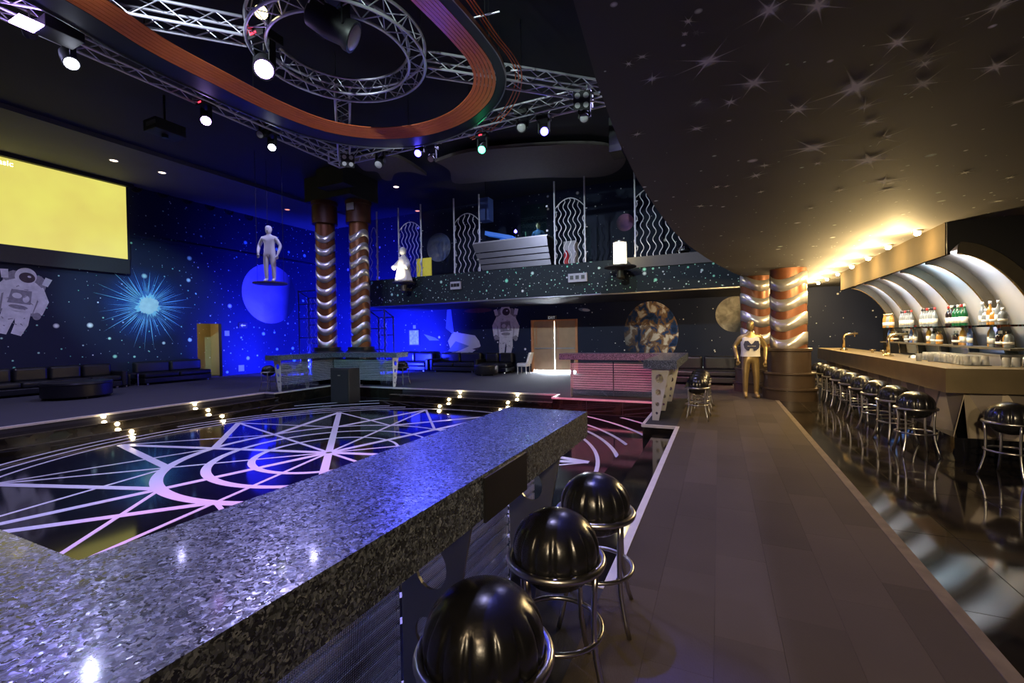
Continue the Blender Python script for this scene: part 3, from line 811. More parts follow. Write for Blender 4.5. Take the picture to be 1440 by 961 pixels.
for k, y in enumerate((8.55, 9.1, 9.65, 10.2)): stool(-.36, y, .2 * k, 'black ball stool lined up at the granite counter below the earth mural', 'ball stools at the pink lit counter')
for k, (x, y) in enumerate(((-12.42, 9.15), (-12.44, 9.75), (-12.42, 10.35), (-10.6, 11.72), (-10.0, 11.72), (-9.4, 11.7))): stool(x, y, .3 * k, 'black ball stool tucked under the corner counter by the tall columns', 'ball stools at the corner counter', 0)
for k in range(9): stool(2.2, 7.1 + .72 * k, .25 * k, 'black ball stool in the long row along the steel bar', 'ball stools along the bar', 0)
s_end = stool(2.72, 6.32, .75, 'black ball stool standing alone at the short side of the bar', 'ball stool at the bar return', 0)

# ================================================================== COLUMNS
def band_data(r, z0, wd, amp, waves, phase, n=48):
    V, Fc = [], []
    for k in range(n):
        a = 2 * PI * k / n
        z = z0 + amp * math.sin(waves * a + phase)
        for rr, dz in ((r, -wd / 2), (r, wd / 2), (r - .02, wd / 2), (r - .02, -wd / 2)):
            V.append((rr * math.cos(a), rr * math.sin(a), z + dz))
    for k in range(n):
        l = (k + 1) % n
        for e in range(4): Fc.append((4 * k + e, 4 * l + e, 4 * l + (e + 1) % 4, 4 * k + (e + 1) % 4))
    return data('chrome_band', V, Fc)
def column(label, x, y, r, zb, zt, bands, wd, amp, waves, phase, base, capital):
    t = thing('column', label, 'column', (x, y, 0), 'columns with wavy chrome bands')
    lathe('shaft', [(r, zb), (r, zt)], 'copper', t, 40, world=False)
    for z in bands:
        o = put('chrome_band', band_data(r + .012, z, wd, amp, waves, phase), 'chrome', t, True, False)
    for prof, m in base: lathe('base_drum', prof, m, t, 40, world=False)
    for prof, m in capital: lathe('capital', prof, m, t, 40, world=False)
    return t
drum = [([(.43, .6), (.43, 1.08), (.46, 1.10), (.46, 1.15), (.37, 1.16)], 'drum_brown'), ([(.50, .27), (.50, .56), (.53, .58), (.53, .61), (.43, .615)], 'drum_brown'), ([(.54, 0), (.54, .22), (.57, .235), (.57, .27), (.49, .275)], 'drum_brown')]
RC = [1.30 + .45 * k for k in range(4)]
ca = column('thick copper column with broad wavy chrome bands, nearer the bar', 1.44, 11.9, .36, 1.15, ZS, RC, .27, .09, 2, 2.5, drum, [])
cb_ = column('thick copper column with broad wavy chrome bands behind the gold statue', .88, 13.1, .36, 1.15, ZS, [z + .12 for z in RC], .27, .09, 2, 1.0, drum, [])
LC = [1.42 + .48 * k for k in range(9)]
capl = [([(.44, 5.75), (.44, 6.4), (.47, 6.42), (.47, 6.55)], 'copper_dark')]
basel = [([(.55, 0), (.55, 1.05), (.48, 1.1), (.48, 1.22), (.36, 1.23)], 'black_metal')]
column('slim tall copper column with chrome bands, nearer the left wall', -13.15, 12.1, .34, 1.2, 5.8, LC, .25, .13, 2, .3, basel, capl)
column('slim tall copper column with chrome bands, at the balcony end', -12.0, 12.6, .34, 1.2, 5.8, LC, .25, .13, 2, 1.9, basel, capl)
# dark boxed hub over the two tall columns
t = thing('ceiling_hub', 'black boxed ceiling hub over the two tall columns', 'ceiling hub', (-12.5, 12.2, 6.55))
box('hub_box', (-13.7, -11.5, 11.7, 13.1, 6.55, 7.4), 'plain_dark', t)
box('hub_box', (-12.5, -11.3, 11.2, 11.7, 6.75, 7.38), 'plain_dark', t)
box('sign_plate', (-12.1, -11.78, 12.12, 12.16, 6.15, 6.4), 'plate_grey', t)

# racks of black tube in front of the blue corner
def rack(label, x0, x1, y, z1, rungs):
    t = thing('tube_rack', label, 'rack', ((x0 + x1) / 2, y, 0))
    for x in (x0, x1):
        rod('post', (x, y, 0), (x, y, z1), .025, 'black_metal', t); rod('post', (x, y + .5, 0), (x, y + .5, z1 - .25), .025, 'black_metal', t)
        rod('crossbar', (x, y, z1 - .03), (x, y + .5, z1 - .28), .018, 'black_metal', t)
    for z in rungs:
        rod('rung', (x0, y, z), (x1, y, z), .02, 'black_metal', t); rod('rung', (x0, y + .5, z - .25), (x1, y + .5, z - .25), .02, 'black_metal', t)
    for k in range(4):
        x = x0 + (x1 - x0) * (k + .8) / 4.6
        tube('wavy_rod', [(x + .04 * math.sin(2 * PI * z / .3), y + .25, z) for z in [.3 + .05 * j for j in range(int((z1 - .6) / .05))]], .008, 'tube_steel', t, 5)
    return t
a0, a1 = at(421, 470, y=13.3), at(447, 470, y=13.3)
rack('tall black tube rack between the left wall and the copper columns', a0.x, a1.x, 13.3, 3.6, (3.55, 3.0, 2.4, 1.6, .6))
a0, a1 = at(520, 470, y=13.2), at(541, 470, y=13.2)
rack('lower black tube rack beside the copper column under the balcony', a0.x, a1.x, 13.2, 2.62, (2.58, 1.9, 1.1, .5))

# ================================================================== SPEAKER BOX on the dance floor
p = at(478, 567, z=ZF)
t = thing('speaker_box', 'tall dark grey speaker box at the corner of the dance floor', 'speaker', (p.x, p.y, ZF))
box('cabinet', (p.x - .36, p.x + .36, p.y, p.y + .45, ZF, ZF + 1.02), 'black_plastic', t, bev=.012)
box('grille', (p.x - .33, p.x + .33, p.y - .012, p.y, ZF + .06, ZF + .97), 'plain_dark', t)
box('badge', (p.x - .05, p.x + .05, p.y - .018, p.y - .012, ZF + .8, ZF + .83), 'plate_steel', t)

# ================================================================== STEP LIGHTS
def step_light(x, y, z, n, label):
    t = thing('step_light', label, 'light', (x, y, z), 'step lights')
    n = Vector(n); O = Vector((x, y, z)); U = n.cross(Z)
    prism('bezel', ell(0, 0, .05, .05, n=16), O, U, Z, n, .008, 'plate_steel', t)
    prism('lens', ell(0, 0, .034, .034, n=16), O + n * .008, U, Z, n, .006, 'step_lamp', t)
    light('step_glow', 'POINT', O + n * .06, 2.2, (1.0, 0.78, 0.42), size=.03, parent=t)
SL = 'small round step light in the black risers by the left wall sofas'
for y in (5.0, 6.85):
    for x, z in ((-12.1, -.06), (-11.55, -.18), (-11.0, -.30)): step_light(x, y, z, (1, 0, 0), SL)
SB = 'small round step light in the black risers facing the balcony'
for x in (-6.75, -4.95):
    for y, z in ((10.95, -.06), (10.35, -.18), (9.9, -.30)): step_light(x, y, z, (0, -1, 0), SB)

# ================================================================== THE BAR
bar = thing('bar', 'long stainless steel bar with folded metal facets and black plinth', 'bar', (2.7, 9, 0))
def lpoly(a, b, y0, yc, y1, xe): return [(a, y0), (xe, y0), (xe, yc), (b, yc), (b, y1), (a, y1)]
V, Fc = prism_vf(lpoly(2.38, 3.02, 6.80, 7.40, 14.2, 4.5), (0, 0, 1.04), X, Y, Z, .04)
put('worktop', data('worktop', V, Fc), 'bar_steel', bar)
box('apron', (2.38, 2.42, 6.80, 14.2, .80, 1.04), 'bar_steel', bar)
box('apron', (2.42, 4.5, 6.80, 6.84, .80, 1.04), 'bar_steel', bar)
V, Fc = prism_vf(lpoly(2.72, 2.95, 7.10, 7.35, 14.2, 4.5), (0, 0, .2), X, Y, Z, .84)
put('carcass', data('carcass', V, Fc), 'black_metal', bar)
V, Fc = prism_vf(lpoly(2.50, 2.95, 6.92, 7.35, 14.2, 4.5), (0, 0, 0), X, Y, Z, .26)
put('plinth', data('plinth', V, Fc), 'black_gloss', bar)
def facets(P, D, Nn, n, step):
    """folded plates: tall triangles leaning in and out in turn"""
    P, D, Nn = Vector(P), Vector(D), Vector(Nn)
    for i in range(n):
        a = P + D * (i * step); b = P + D * ((i + .5) * step); c = P + D * ((i + 1) * step)
        A, Bt, Ct = a + Z * .86 - Nn * .02, b + Z * .86 + Nn * .07, c + Z * .86 - Nn * .02
        a0, b0, c0 = a + Z * .24 + Nn * .10, b + Z * .24 - Nn * .03, c + Z * .24 + Nn * .10
        for k, tri in enumerate(((A, a0, b0), (A, b0, Bt), (Bt, b0, c0), (Bt, c0, Ct))):
            back = [q - Nn * .008 for q in tri]
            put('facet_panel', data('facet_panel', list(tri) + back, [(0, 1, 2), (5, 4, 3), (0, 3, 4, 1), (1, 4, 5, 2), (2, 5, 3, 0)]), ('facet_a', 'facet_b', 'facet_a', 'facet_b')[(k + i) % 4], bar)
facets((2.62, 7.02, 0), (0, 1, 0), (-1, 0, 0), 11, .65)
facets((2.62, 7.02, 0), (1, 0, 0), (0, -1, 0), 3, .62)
light('bar_strip', 'AREA', (3.1, 9.3, .95), 2.5, (0.15, 0.35, 1.0), (3.6, 9.3, .4), .2, 2.5)
# back bar counter and shelves
bb = thing('back_bar', 'dark back bar cabinet with two bottle shelves under the vault', 'back bar', (3.7, 10, 0))
box('cabinet', (3.35, 3.85, 7.7, 13.4, 0, .93), 'drum_brown', bb)
box('counter_top', (3.30, 3.85, 7.7, 13.4, .93, .97), 'brushed_panel', bb)
for k, y in enumerate((8.3, 9.3, 10.35, 11.4, 12.45)): box('cooler_door', (3.335, 3.35, y - .42, y + .42, .10, .88), 'black_gloss', bb)
for z in (1.27, 1.58):
    x0 = 3.38
    box('shelf', (x0, 3.66, 7.86, 12.95, z - .025, z), 'glass_green' if z > 1.4 else 'rib_dark', bb)
box('led_strip', (3.31, 3.34, 9.0, 10.9, .975, .985), 'led_strip_blue', bb)
# steel sink block standing on the back counter
t = thing('drainer_block', 'brushed steel drainer block with sloping sides on the back counter', 'drainer', (3.4, 8.3, .97))
V, Fc = prism_vf([(0, 0), (1.05, 0), (.95, .20), (.12, .20)], (3.33, 7.85, .97), Y, Z, X, .3)
put('body', data('body', V, Fc), 'brushed_panel', t)
box('rim', (3.32, 3.64, 7.95, 8.82, 1.17, 1.185), 'plate_steel', t)

# vault of lit panels between curved ribs
va = thing('vault', 'curved metal vault of pale lit panels between dark ribs over the back bar', 'vault', (3.2, 10.6, .97))
YR = [7.8, 8.8, 9.85, 10.9, 11.95, 13.0]
def arch(t, off=0.0):
    a = PI / 2 * t
    return (2.86 + .90 * (math.sin(a) ** 1.176 if t > 0 else 0), 1.0 + 1.53 * (math.cos(a) ** 1.176 if t < 1 else 0))
NA = 18
ARC = [arch(i / NA) for i in range(NA + 1)]
def arch_off(d):
    out = []
    for i, p in enumerate(ARC):
        a, b = Vector(ARC[max(0, i - 1)]), Vector(ARC[min(NA, i + 1)])
        tg = (b - a).normalized(); out.append(Vector(p) + Vector((-tg.y, tg.x)) * -d)   # positive d: inwards
    return out
inner = arch_off(.0)
shell = arch_off(-.12)
shell2 = arch_off(-.15)
for k in range(len(YR)):
    y0 = YR[k] + .04; y1 = (YR[k + 1] - .0) if k + 1 < len(YR) else 13.4
    V, Fc = [], []
    for p, q in zip(shell, shell2):
        V += [(p.x, y0, p.y), (p.x, y1, p.y), (q.x, y1, q.y), (q.x, y0, q.y)]
    for i in range(NA):
        for e in range(4): Fc.append((4 * i + e, 4 * i + (e + 1) % 4, 4 * i + 4 + (e + 1) % 4, 4 * i + 4 + e))
    put('vault_panel', data('vault_panel', V, Fc), 'vault_white', va, True)
    V, Fc = [], []
    for p, q in zip(inner, shell2):
        V += [(p.x, YR[k], p.y), (p.x, YR[k] + .04, p.y), (q.x, YR[k] + .04, q.y), (q.x, YR[k], q.y)]
    for i in range(NA):
        for e in range(4): Fc.append((4 * i + e, 4 * i + 4 + e, 4 * i + 4 + (e + 1) % 4, 4 * i + (e + 1) % 4))
    rb = put('rib', data('rib', V, Fc), 'rib_dark', va)
    tube('rib_edge', [(p.x - .0, YR[k] + .02, p.y) for p in inner], .013, 'brass', rb, 6)
    if k + 1 < len(YR):
        light('vault_lamp', 'AREA', (2.95, (y0 + y1) / 2, 2.56), 22, (0.92, 0.95, 1.0) if k != 1 else (0.6, 0.85, 1.0), (3.6, (y0 + y1) / 2, 2.2), .12, .8, parent=va)
# wall over the first arch
top = [(p.x, p.y) for p in shell2]
poly = top + [(4.6, top[-1][1]), (4.6, ZS), (2.74, ZS), (2.74, ZV)]
prism('bulkhead_face', poly, (0, YR[0] - .02, 0), X, Z, Y, .04, 'plain_dark', cs)
poly = top + [(4.6, top[-1][1]), (4.6, ZS), (2.74, ZS), (2.74, ZV)]
# row of warm lamps along the low ceiling
for k, (px, py) in enumerate([(1290, 335), (1249, 354), (1221, 369), (1198, 380), (1178, 390), (1163, 397), (1151, 402)]):
    p = at(px, py, z=ZS - .11)
    t = thing('ceiling_spot', 'warm round lamp in the row along the low ceiling over the bar', 'light', (p.x, p.y, ZS), 'lamps along the low ceiling')
    lathe('lamp_ring', [(.06, -.02), (.07, 0)], 'plate_steel', t, 20, (0, 0, 0), world=False)
    lathe('bulb', [(.012, -.075), (.03, -.068), (.04, -.05), (.035, -.025), (.02, -.012)], 'lamp_warm', t, 16, (0, 0, 0), world=False)
    light('lamp_light', 'POINT', (p.x - .22, p.y, ZS - .24), 105, (1.0, 0.70, 0.30), size=.04, parent=t)

# ================================================================== THINGS ON THE BAR
def tap(x, y, label, h):
    t = thing('beer_tap', label, 'beer tap', (x, y, 1.08))
    lathe('foot', [(.075, 0), (.075, .02), (.035, .05), (.03, .06)], 'brass', t, 20, world=False)
    pts = [(0, 0, .04), (0, 0, h - .08), (.01, 0, h - .03), (.04, 0, h), (.09, 0, h + .012), (.26, 0, h + .02)]
    tube('neck', pts, .026, 'brass', t, 12, world=False)
    tube('spout', [(.20, 0, h + .015), (.205, 0, h - .05)], .011, 'brass', t, 8, world=False)
    tube('handle', [(.20, 0, h + .03), (.205, 0, h + .075)], .017, 'black_plastic', t, 8, world=False)
    return t
tap(2.66, 9.75, 'curved brass beer tap on the bar nearer the rows of glasses', .36)
tap(2.60, 12.5, 'curved brass beer tap on the far stretch of the bar', .36)
def small_tap(x, y, label):
    t = thing('bar_bolt', label, 'fitting', (x, y, 1.08), 'small brass fittings on the bar')
    lathe('stem', [(.02, 0), (.02, .05)], 'brass', t, 10, world=False)
    tube('cross_handle', [(-.05, 0, .06), (.05, 0, .06)], .012, 'brass', t, 8, world=False)
for x, y in ((2.78, 11.1), (2.82, 10.6)): small_tap(x, y, 'small brass cross-handled fitting on the bar between the taps')
# folded cloth
bm = bmesh.new(); bmesh.ops.create_grid(bm, x_segments=14, y_segments=14, size=.11)
for v in bm.verts: v.co.z = .035 + .03 * math.sin(v.co.x * 40) * math.cos(v.co.y * 33) - 1.6 * v.co.length ** 2
for v in bm.verts: v.co.z = max(.004, v.co.z)
me = bpy.data.meshes.new('bar_cloth'); bm.to_mesh(me); bm.free()
o = put('bar_cloth', me, 'label_cream', None, True); o.location = (2.86, 9.1, 1.08); tag(o, 'crumpled cream cloth on the bar top beside the brass tap', 'cloth')
# bar mat and tumblers
o = box('bar_mat', (2.75, 3.0, 7.35, 8.75, 1.08, 1.088), 'black_plastic'); tag(o, 'black rubber bar mat under the upturned tumblers', 'bar mat')
def tumbler_data(up):
    h, r0, r1 = .11, .030, .038
    prof = [(.001, .0), (r0, 0), (r1, h), (r1 - .003, h), (r0 - .003, .012), (.001, .012)]
    if not up: prof = [(r, h - z) for r, z in prof][::-1]
    return data('tumbler', *lathe_vf(prof, 14, capb=False, capt=False))
tu, td = tumbler_data(True), tumbler_data(False)
for k in range(4):
    o = put('tumbler', tu, 'glass_clear', None, True); o.location = (2.62 + .09 * k, 8.32 - .12 * k, 1.08)
    tag(o, 'upright clear tumbler in the row of four behind the upturned glasses', 'glass', 'upright tumblers on the bar')
n = 0
for i in range(3):
    for j in range(15):
        o = put('tumbler', td, 'glass_clear', None, True); o.location = (2.79 + .085 * i, 7.40 + .088 * j, 1.088)
        tag(o, 'upturned clear tumbler in the dense rows on the bar mat', 'glass', 'upturned tumblers on the bar mat')
for j in range(12):
    o = put('tumbler', td, 'glass_clear', None, True); o.location = (3.06 + .088 * j, 7.20 + .012 * (j % 2), 1.08)
    tag(o, 'upturned clear tumbler in the single file along the short side of the bar', 'glass', 'upturned tumblers on the bar return')

# bottles
PROF = {'tall': [(.036, 0), (.038, .01), (.038, .19), (.030, .225), (.014, .26), (.013, .31), (.015, .315), (.015, .325)],
        'slim': [(.030, 0), (.031, .01), (.031, .17), (.026, .21), (.012, .25), (.012, .29), (.014, .30)],
        'squat': [(.046, 0), (.048, .012), (.048, .13), (.038, .165), (.016, .185), (.016, .215), (.018, .22)]}
BD = {}
def bottle(kind, colm, cap, x, y, z, where):
    adj = {'tall': 'tall', 'slim': 'slim', 'squat': 'squat'}[kind]
    cn = {'bottle_green': 'green', 'bottle_dark': 'dark', 'bottle_clear': 'clear', 'bottle_amber': 'amber', 'bottle_blue': 'blue'}[colm]
    kn = {'cap_red': 'red', 'cap_black': 'black', 'label_cream': 'cream', 'brass': 'gold', 'white_paint': 'white'}[cap]
    lab = f'{adj} {cn} glass bottle with {kn} cap on the {where} shelf'
    t = thing('bottle', lab, 'bottle', (x, y, z), f'{adj} {cn} {kn}-capped bottles, {where} shelf')
    pr = PROF[kind]
    for key, m, vf in (('glass', colm, lambda: lathe_vf(pr, 14)), ('label', 'label_cream', lambda: lathe_vf([(pr[1][0] + .001, .045), (pr[1][0] + .001, pr[2][1] - .05)], 14)),
                       ('cap', cap, lambda: lathe_vf([(pr[-1][0] + .003, pr[-1][1] - .03), (pr[-1][0] + .003, pr[-1][1] + .012)], 12))):
        kk = (kind, key, m)
        if kk not in BD:
            me = data('bottle_' + key, *vf()); me.materials.append(MATS[m]); BD[kk] = me
            me.polygons.foreach_set('use_smooth', [len(q.vertices) == 4 for q in me.polygons])
        put({'glass': 'bottle_glass', 'label': 'paper_label', 'cap': 'cap'}[key], BD[kk], None, t, False, False)
rr = random.Random(3)
for k in range(5):
    y0 = YR[k] + .12; y1 = YR[k + 1] - .06
    for j in range(6):
        y = y0 + (y1 - y0) * (.30 + .68 * j / 5.5)
        if k == 1: kk = ('tall', 'bottle_green' if j < 4 else 'bottle_dark', ('label_cream', 'cap_red', 'label_cream', 'cap_black')[j % 4])
        elif k in (2, 3): kk = ('tall', 'bottle_clear', 'cap_black' if j % 3 else 'cap_red')
        elif k == 0: kk = ('tall' if j % 2 else 'squat', rr.choice(['bottle_clear', 'bottle_amber']), 'white_paint')
        else: kk = ('slim', rr.choice(['bottle_clear', 'bottle_amber']), 'brass')
        bottle(*kk, 3.44, y, 1.58, 'upper')
        kk = [('squat', 'bottle_clear', 'cap_black'), ('slim', 'bottle_blue', 'cap_red'), ('squat', 'bottle_amber', 'brass'), ('slim', 'bottle_clear', 'white_paint'), ('squat', 'bottle_dark', 'label_cream'), ('tall', 'bottle_amber', 'cap_red')][(j * 2 + k + j // 3) % 6]
        bottle(*kk, 3.50 + .03 * (j % 2), y, 1.27, 'lower')

# ================================================================== MURALS (flat prints on the walls)
def mural(name, parent, O, U, N, shapes, label, rot=0, s=1.0):
    """flat picture built of painted shapes [(outline, material, layer)], laid on a wall"""
    O, U, N = Vector(O), Vector(U), Vector(N)
    me = bpy.data.meshes.new(name); V, Fc, Mi = [], [], []
    names = []
    cr, sr = math.cos(rot), math.sin(rot)
    for k, (poly, m) in enumerate(shapes):
        if m not in names: names.append(m)
        q = [(s * (x * cr - y * sr), s * (x * sr + y * cr)) for x, y in poly]
        n = len(V)
        V += [O + U * a + Z * b + N * (.004 + .0012 * k) for a, b in q]
        Fc.append(tuple(range(n, n + len(q)))); Mi.append(names.index(m))
    me.from_pydata([tuple(v) for v in V], [], Fc); me.update()
    for m in names: me.materials.append(MATS[m])
    me.polygons.foreach_set('material_index', Mi)
    o = put(name, me, None, parent); o['label'] = label
    return o
def limb(pts, w0, w1):
    """tapered bent strip outline"""
    L, Rr = [], []
    n = len(pts)
    for i, p in enumerate(pts):
        a = Vector(pts[max(0, i - 1)]); b = Vector(pts[min(n - 1, i + 1)]); d = (b - a).normalized(); s = Vector((-d.y, d.x)); w_ = w0 + (w1 - w0) * i / (n - 1)
        L.append(tuple(Vector(p) + s * w_)); Rr.append(tuple(Vector(p) - s * w_))
    return L + Rr[::-1]
def astronaut():
    rr = random.Random(5)
    sh = [([(-.20, .30), (-.22, .86), (-.14, .93), (.16, .93), (.24, .86), (.21, .32)], 'suit_grey'),
          (limb([(-.20, .80), (-.23, .92)], .035, .04), 'suit_white'), (limb([(.22, .80), (.245, .92)], .035, .04), 'suit_white'),
          (limb([(-.06, .36), (-.09, .18), (-.10, .01)], .085, .055), 'suit_white'), (limb([(.06, .36), (.08, .18), (.05, .02)], .085, .055), 'suit_white'),
          (limb([(-.15, .74), (-.25, .58), (-.23, .38)], .065, .05), 'suit_white'), (limb([(.15, .74), (.25, .56), (.22, .36)], .065, .05), 'suit_white'),
          (ell(-.225, .35, .045, .055), 'suit_grey'), (ell(.215, .33, .045, .055), 'suit_grey'),
          ([(-.16, .36), (-.19, .76), (-.10, .82), (.11, .82), (.19, .76), (.16, .36)], 'suit_white'),
          (ell(0, .88, .115, .125), 'suit_white'), (ell(.015, .865, .085, .075), 'visor'), (ell(.035, .885, .02, .015), 'suit_white'),
          ([(-.12, .46), (-.11, .66), (.10, .68), (.12, .48)], 'suit_grey'), (ell(-.04, .58, .05, .04), 'suit_white'), (ell(.06, .55, .035, .05), 'suit_white'), (ell(0, .42, .10, .03), 'suit_grey')]
    for k in range(14):
        a = rr.uniform(-.12, .12); b = rr.uniform(.08, .74)
        sh.append((limb([(a, b), (a + rr.uniform(-.05, .05), b + rr.uniform(-.03, .03))], .008, .003), 'suit_grey'))
    return sh
p = at(18, 472, x=XL); pt = at(18, 376, x=XL)
mural('mural_astronaut', wl, (XL, p.y - .05, p.z), Y, X, astronaut(), 'white suited astronaut painted beneath the projection screen', -.2, (pt.z - p.z) * 1.02)
p = at(712, 499, y=YB); pt = at(712, 432, y=YB)
mural('mural_astronaut', wb, (p.x, YB, p.z), X, -Y, astronaut(), 'white suited astronaut painted beside the double door', 0, (pt.z - p.z) * 1.04)
# starburst
p = at(206, 430, x=XL)
rs = random.Random(11)
sh = []
for k in range(120):
    a = 2 * PI * k / 120 + rs.uniform(-.02, .02); r0 = rs.uniform(.08, .4); r1 = rs.uniform(.55, 1.25) if k % 4 else rs.uniform(1.2, 1.75)
    wd = rs.uniform(.006, .016)
    mid_ = r0 + (r1 - r0) * .35
    sh.append(([(r0 * math.cos(a), r0 * math.sin(a)), (mid_ * math.cos(a + wd), mid_ * math.sin(a + wd)), (r1 * math.cos(a), r1 * math.sin(a)), (mid_ * math.cos(a - wd), mid_ * math.sin(a - wd))], 'burst_ray'))
for r, q, jit in ((.50, 70, .45), (.36, 50, .25)):
    rad_ = [r * (1 - jit * rs.random()) for k in range(q)]
    sh.append(([(rad_[k] * math.cos(2 * PI * k / q), rad_[k] * math.sin(2 * PI * k / q)) for k in range(q)], 'burst_core' if jit < .3 else 'burst_ray'))
mural('mural_starburst', wl, (XL + .01, p.y, p.z), Y, X, sh, 'cyan starburst explosion painted on the left wall')
o = put('mural_glow', data('mural_glow', [(1.6 * 0 + 0, a, b) for a, b in ell(0, 0, 1, 1, n=40)], [tuple(range(40))]), 'burst_glow', wl)
o.location = (XL + .006, p.y, p.z); o.scale = (1, 1.55, 1.55)
def globe(parent, name, O, side, r, m, label, sq=1.0):
    """printed disc on a wall; side 'x' lies on the left wall, 'y' on the back wall"""
    me = data(name, [(a, b, 0) for a, b in ell(0, 0, 1, 1, n=48)], [tuple(range(48))]); me.materials.append(MATS[m])
    o = put(name, me, None, parent); o['label'] = label
    o.location = O; o.scale = (r * sq, r, 1)
    o.rotation_euler = (PI / 2, 0, PI / 2) if side == 'x' else (PI / 2, 0, 0)
    return o
p = at(372, 413, x=XL); q = at(372, 371, x=XL)
globe(wl, 'mural_planet', (XL + .008, p.y + .3, p.z), 'x', q.z - p.z, 'crescent_print', 'large violet crescent planet painted on the left wall')
p = at(915, 469, y=YB); q = at(915, 424, y=YB)
globe(wb, 'mural_earth', (p.x, YB - .008, p.z), 'y', q.z - p.z, 'earth_print', 'earth with brown continent and white clouds painted on the back wall', .82)
p = at(1036, 440, y=YB)
globe(wb, 'mural_moon', (p.x - .05, YB - .008, p.z - .05), 'y', .62, 'moon_print', 'pale half moon painted beside the thick copper columns')
p = at(617, 348, y=YB)
globe(wb, 'mural_planet', (p.x, YB - .008, p.z), 'y', .66, 'planet_print', 'blue cratered planet painted above the balcony')
p = at(879, 313, y=YB)
globe(wb, 'mural_planet', (p.x, YB - .008, p.z), 'y', .33, 'violet_print', 'small violet planet painted above the balcony')
p = at(820, 436, y=YB)
mural('mural_comet', wb, (p.x, YB, p.z), X, -Y, [(ell(.05, 0, .24, .07, -.15), 'shuttle_blue'), (ell(.12, -.01, .16, .05, -.15), 'shuttle_white')], 'pale comet painted right of the double door')
p = at(672, 437, y=YB)
mural('mural_streak', wb, (p.x, YB, p.z), X, -Y, [(ell(0, 0, .7, .10), 'red_streak')], 'dim red nebula streak painted over the shuttle')
def pxs(pts):
    o_ = at(637, 480, y=YB); r_ = []
    for a, b in pts:
        q_ = at(a, b, y=YB); r_.append((q_.x - o_.x, q_.z - o_.z))
    return r_
p = at(637, 480, y=YB)
mural('mural_shuttle', wb, (p.x, YB, p.z), X, -Y, [(pxs([(637, 467), (668, 472), (674, 480), (676, 487), (664, 496), (634, 493), (630, 480)]), 'shuttle_white'), (pxs([(627, 462), (629, 434), (634, 433), (638, 466), (637, 470)]), 'shuttle_blue'), (pxs([(632, 497), (655, 490), (664, 503), (659, 512), (650, 500)]), 'shuttle_white'),
      (pxs([(630, 494), (641, 480), (660, 487), (640, 496)]), 'shuttle_blue'), (pxs([(596, 470), (612, 475), (618, 479), (604, 479)]), 'shuttle_blue'), (pxs([(664, 491), (676, 488), (671, 493)]), 'visor')], 'white space shuttle painted on the back wall')

# ================================================================== PROJECTION SCREEN
xs_ = XL + .2
t = thing('projection_screen', 'large glowing yellow projection screen high on the left wall', 'screen', (xs_, 6.4, 4.0))
box('screen_image', (xs_, xs_ + .01, 4.2, 8.80, 4.53, 7.12), 'screen_image', t)
box('border', (xs_ - .005, xs_ + .006, 4.1, 8.86, 4.0, 4.53), 'black_plastic', t); box('border', (xs_ - .005, xs_ + .006, 8.80, 8.88, 4.53, 7.14), 'black_plastic', t)
box('housing', (xs_ - .1, xs_ + .12, 4.0, 9.0, 7.13, 7.25), 'black_plastic', t)
cu = bpy.data.curves.new('caption', 'FONT'); cu.body = 'asic'; cu.size = .22; cu.materials.append(MATS['lens_yellow'])
o = bpy.data.objects.new('caption', cu); C.objects.link(o); o.parent = t; o.matrix_parent_inverse = Matrix.Translation(-WLOC[t.name])
o.location = (xs_ + .013, 5.66, 6.90); o.rotation_euler = (PI / 2, 0, PI / 2)

def text_to_mesh(o):
    bpy.context.view_layer.update()
    me = bpy.data.meshes.new_from_object(o.evaluated_get(bpy.context.evaluated_depsgraph_get()))
    n = put(o.name + '_print', me, None, o.parent); n.location = o.location; n.rotation_euler = o.rotation_euler
    n.name = o.name.split('.')[0] + '_print'
    bpy.data.objects.remove(o)
text_to_mesh(o)
# small things on the left wall
def wall_plate(px, py, wd, h, m, label, cat, name='wall_plate'):
    p = at(px, py, x=XL)
    o = box(name, (XL, XL + .025, p.y - wd / 2, p.y + wd / 2, p.z - h / 2, p.z + h / 2), m, None, bev=.006); tag(o, label, cat)
wall_plate(319, 469, .2, .22, 'plate_grey', 'small grey control plate on the left wall beside the passage', 'wall plate')
wall_plate(339, 518, .26, .28, 'plate_grey', 'square grey cover plate low on the left wall', 'wall plate')
p = at(341, 458, x=XL)
t = thing('exit_sign', 'small lit sign with a white arrow on the left wall', 'sign', (XL, p.y, p.z))
box('sign_case', (XL, XL + .04, p.y - .2, p.y + .2, p.z - .12, p.z + .12), 'frame_trim', t)
prism('arrow', [(-.12, 0), (-.03, .07), (-.03, .025), (.12, .025), (.12, -.025), (-.03, -.025), (-.03, -.07)], (XL + .04, p.y, p.z), Y, Z, X, .004, 'sign_white', t)
# recessed round loudspeakers along the top of the left wall
for k, (px, py) in enumerate(((191, 264), (229, 272), (263, 281), (295, 290), (322, 297), (350, 305))):
    p = at(px, py, x=XL)
    t = thing('wall_speaker', 'round black loudspeaker in the row under the ceiling on the left wall', 'speaker', (XL, p.y, p.z), 'round loudspeakers on the left wall')
    lathe('rim', [(.20, 0), (.20, .05), (.16, .05), (.15, .02)], 'black_plastic', t, 24, world=False, capt=False); lathe('cone', [(.15, .01), (.06, .005), (.05, .02)], 'black_metal', t, 20, world=False)
    t.rotation_euler = (0, PI / 2, 0)

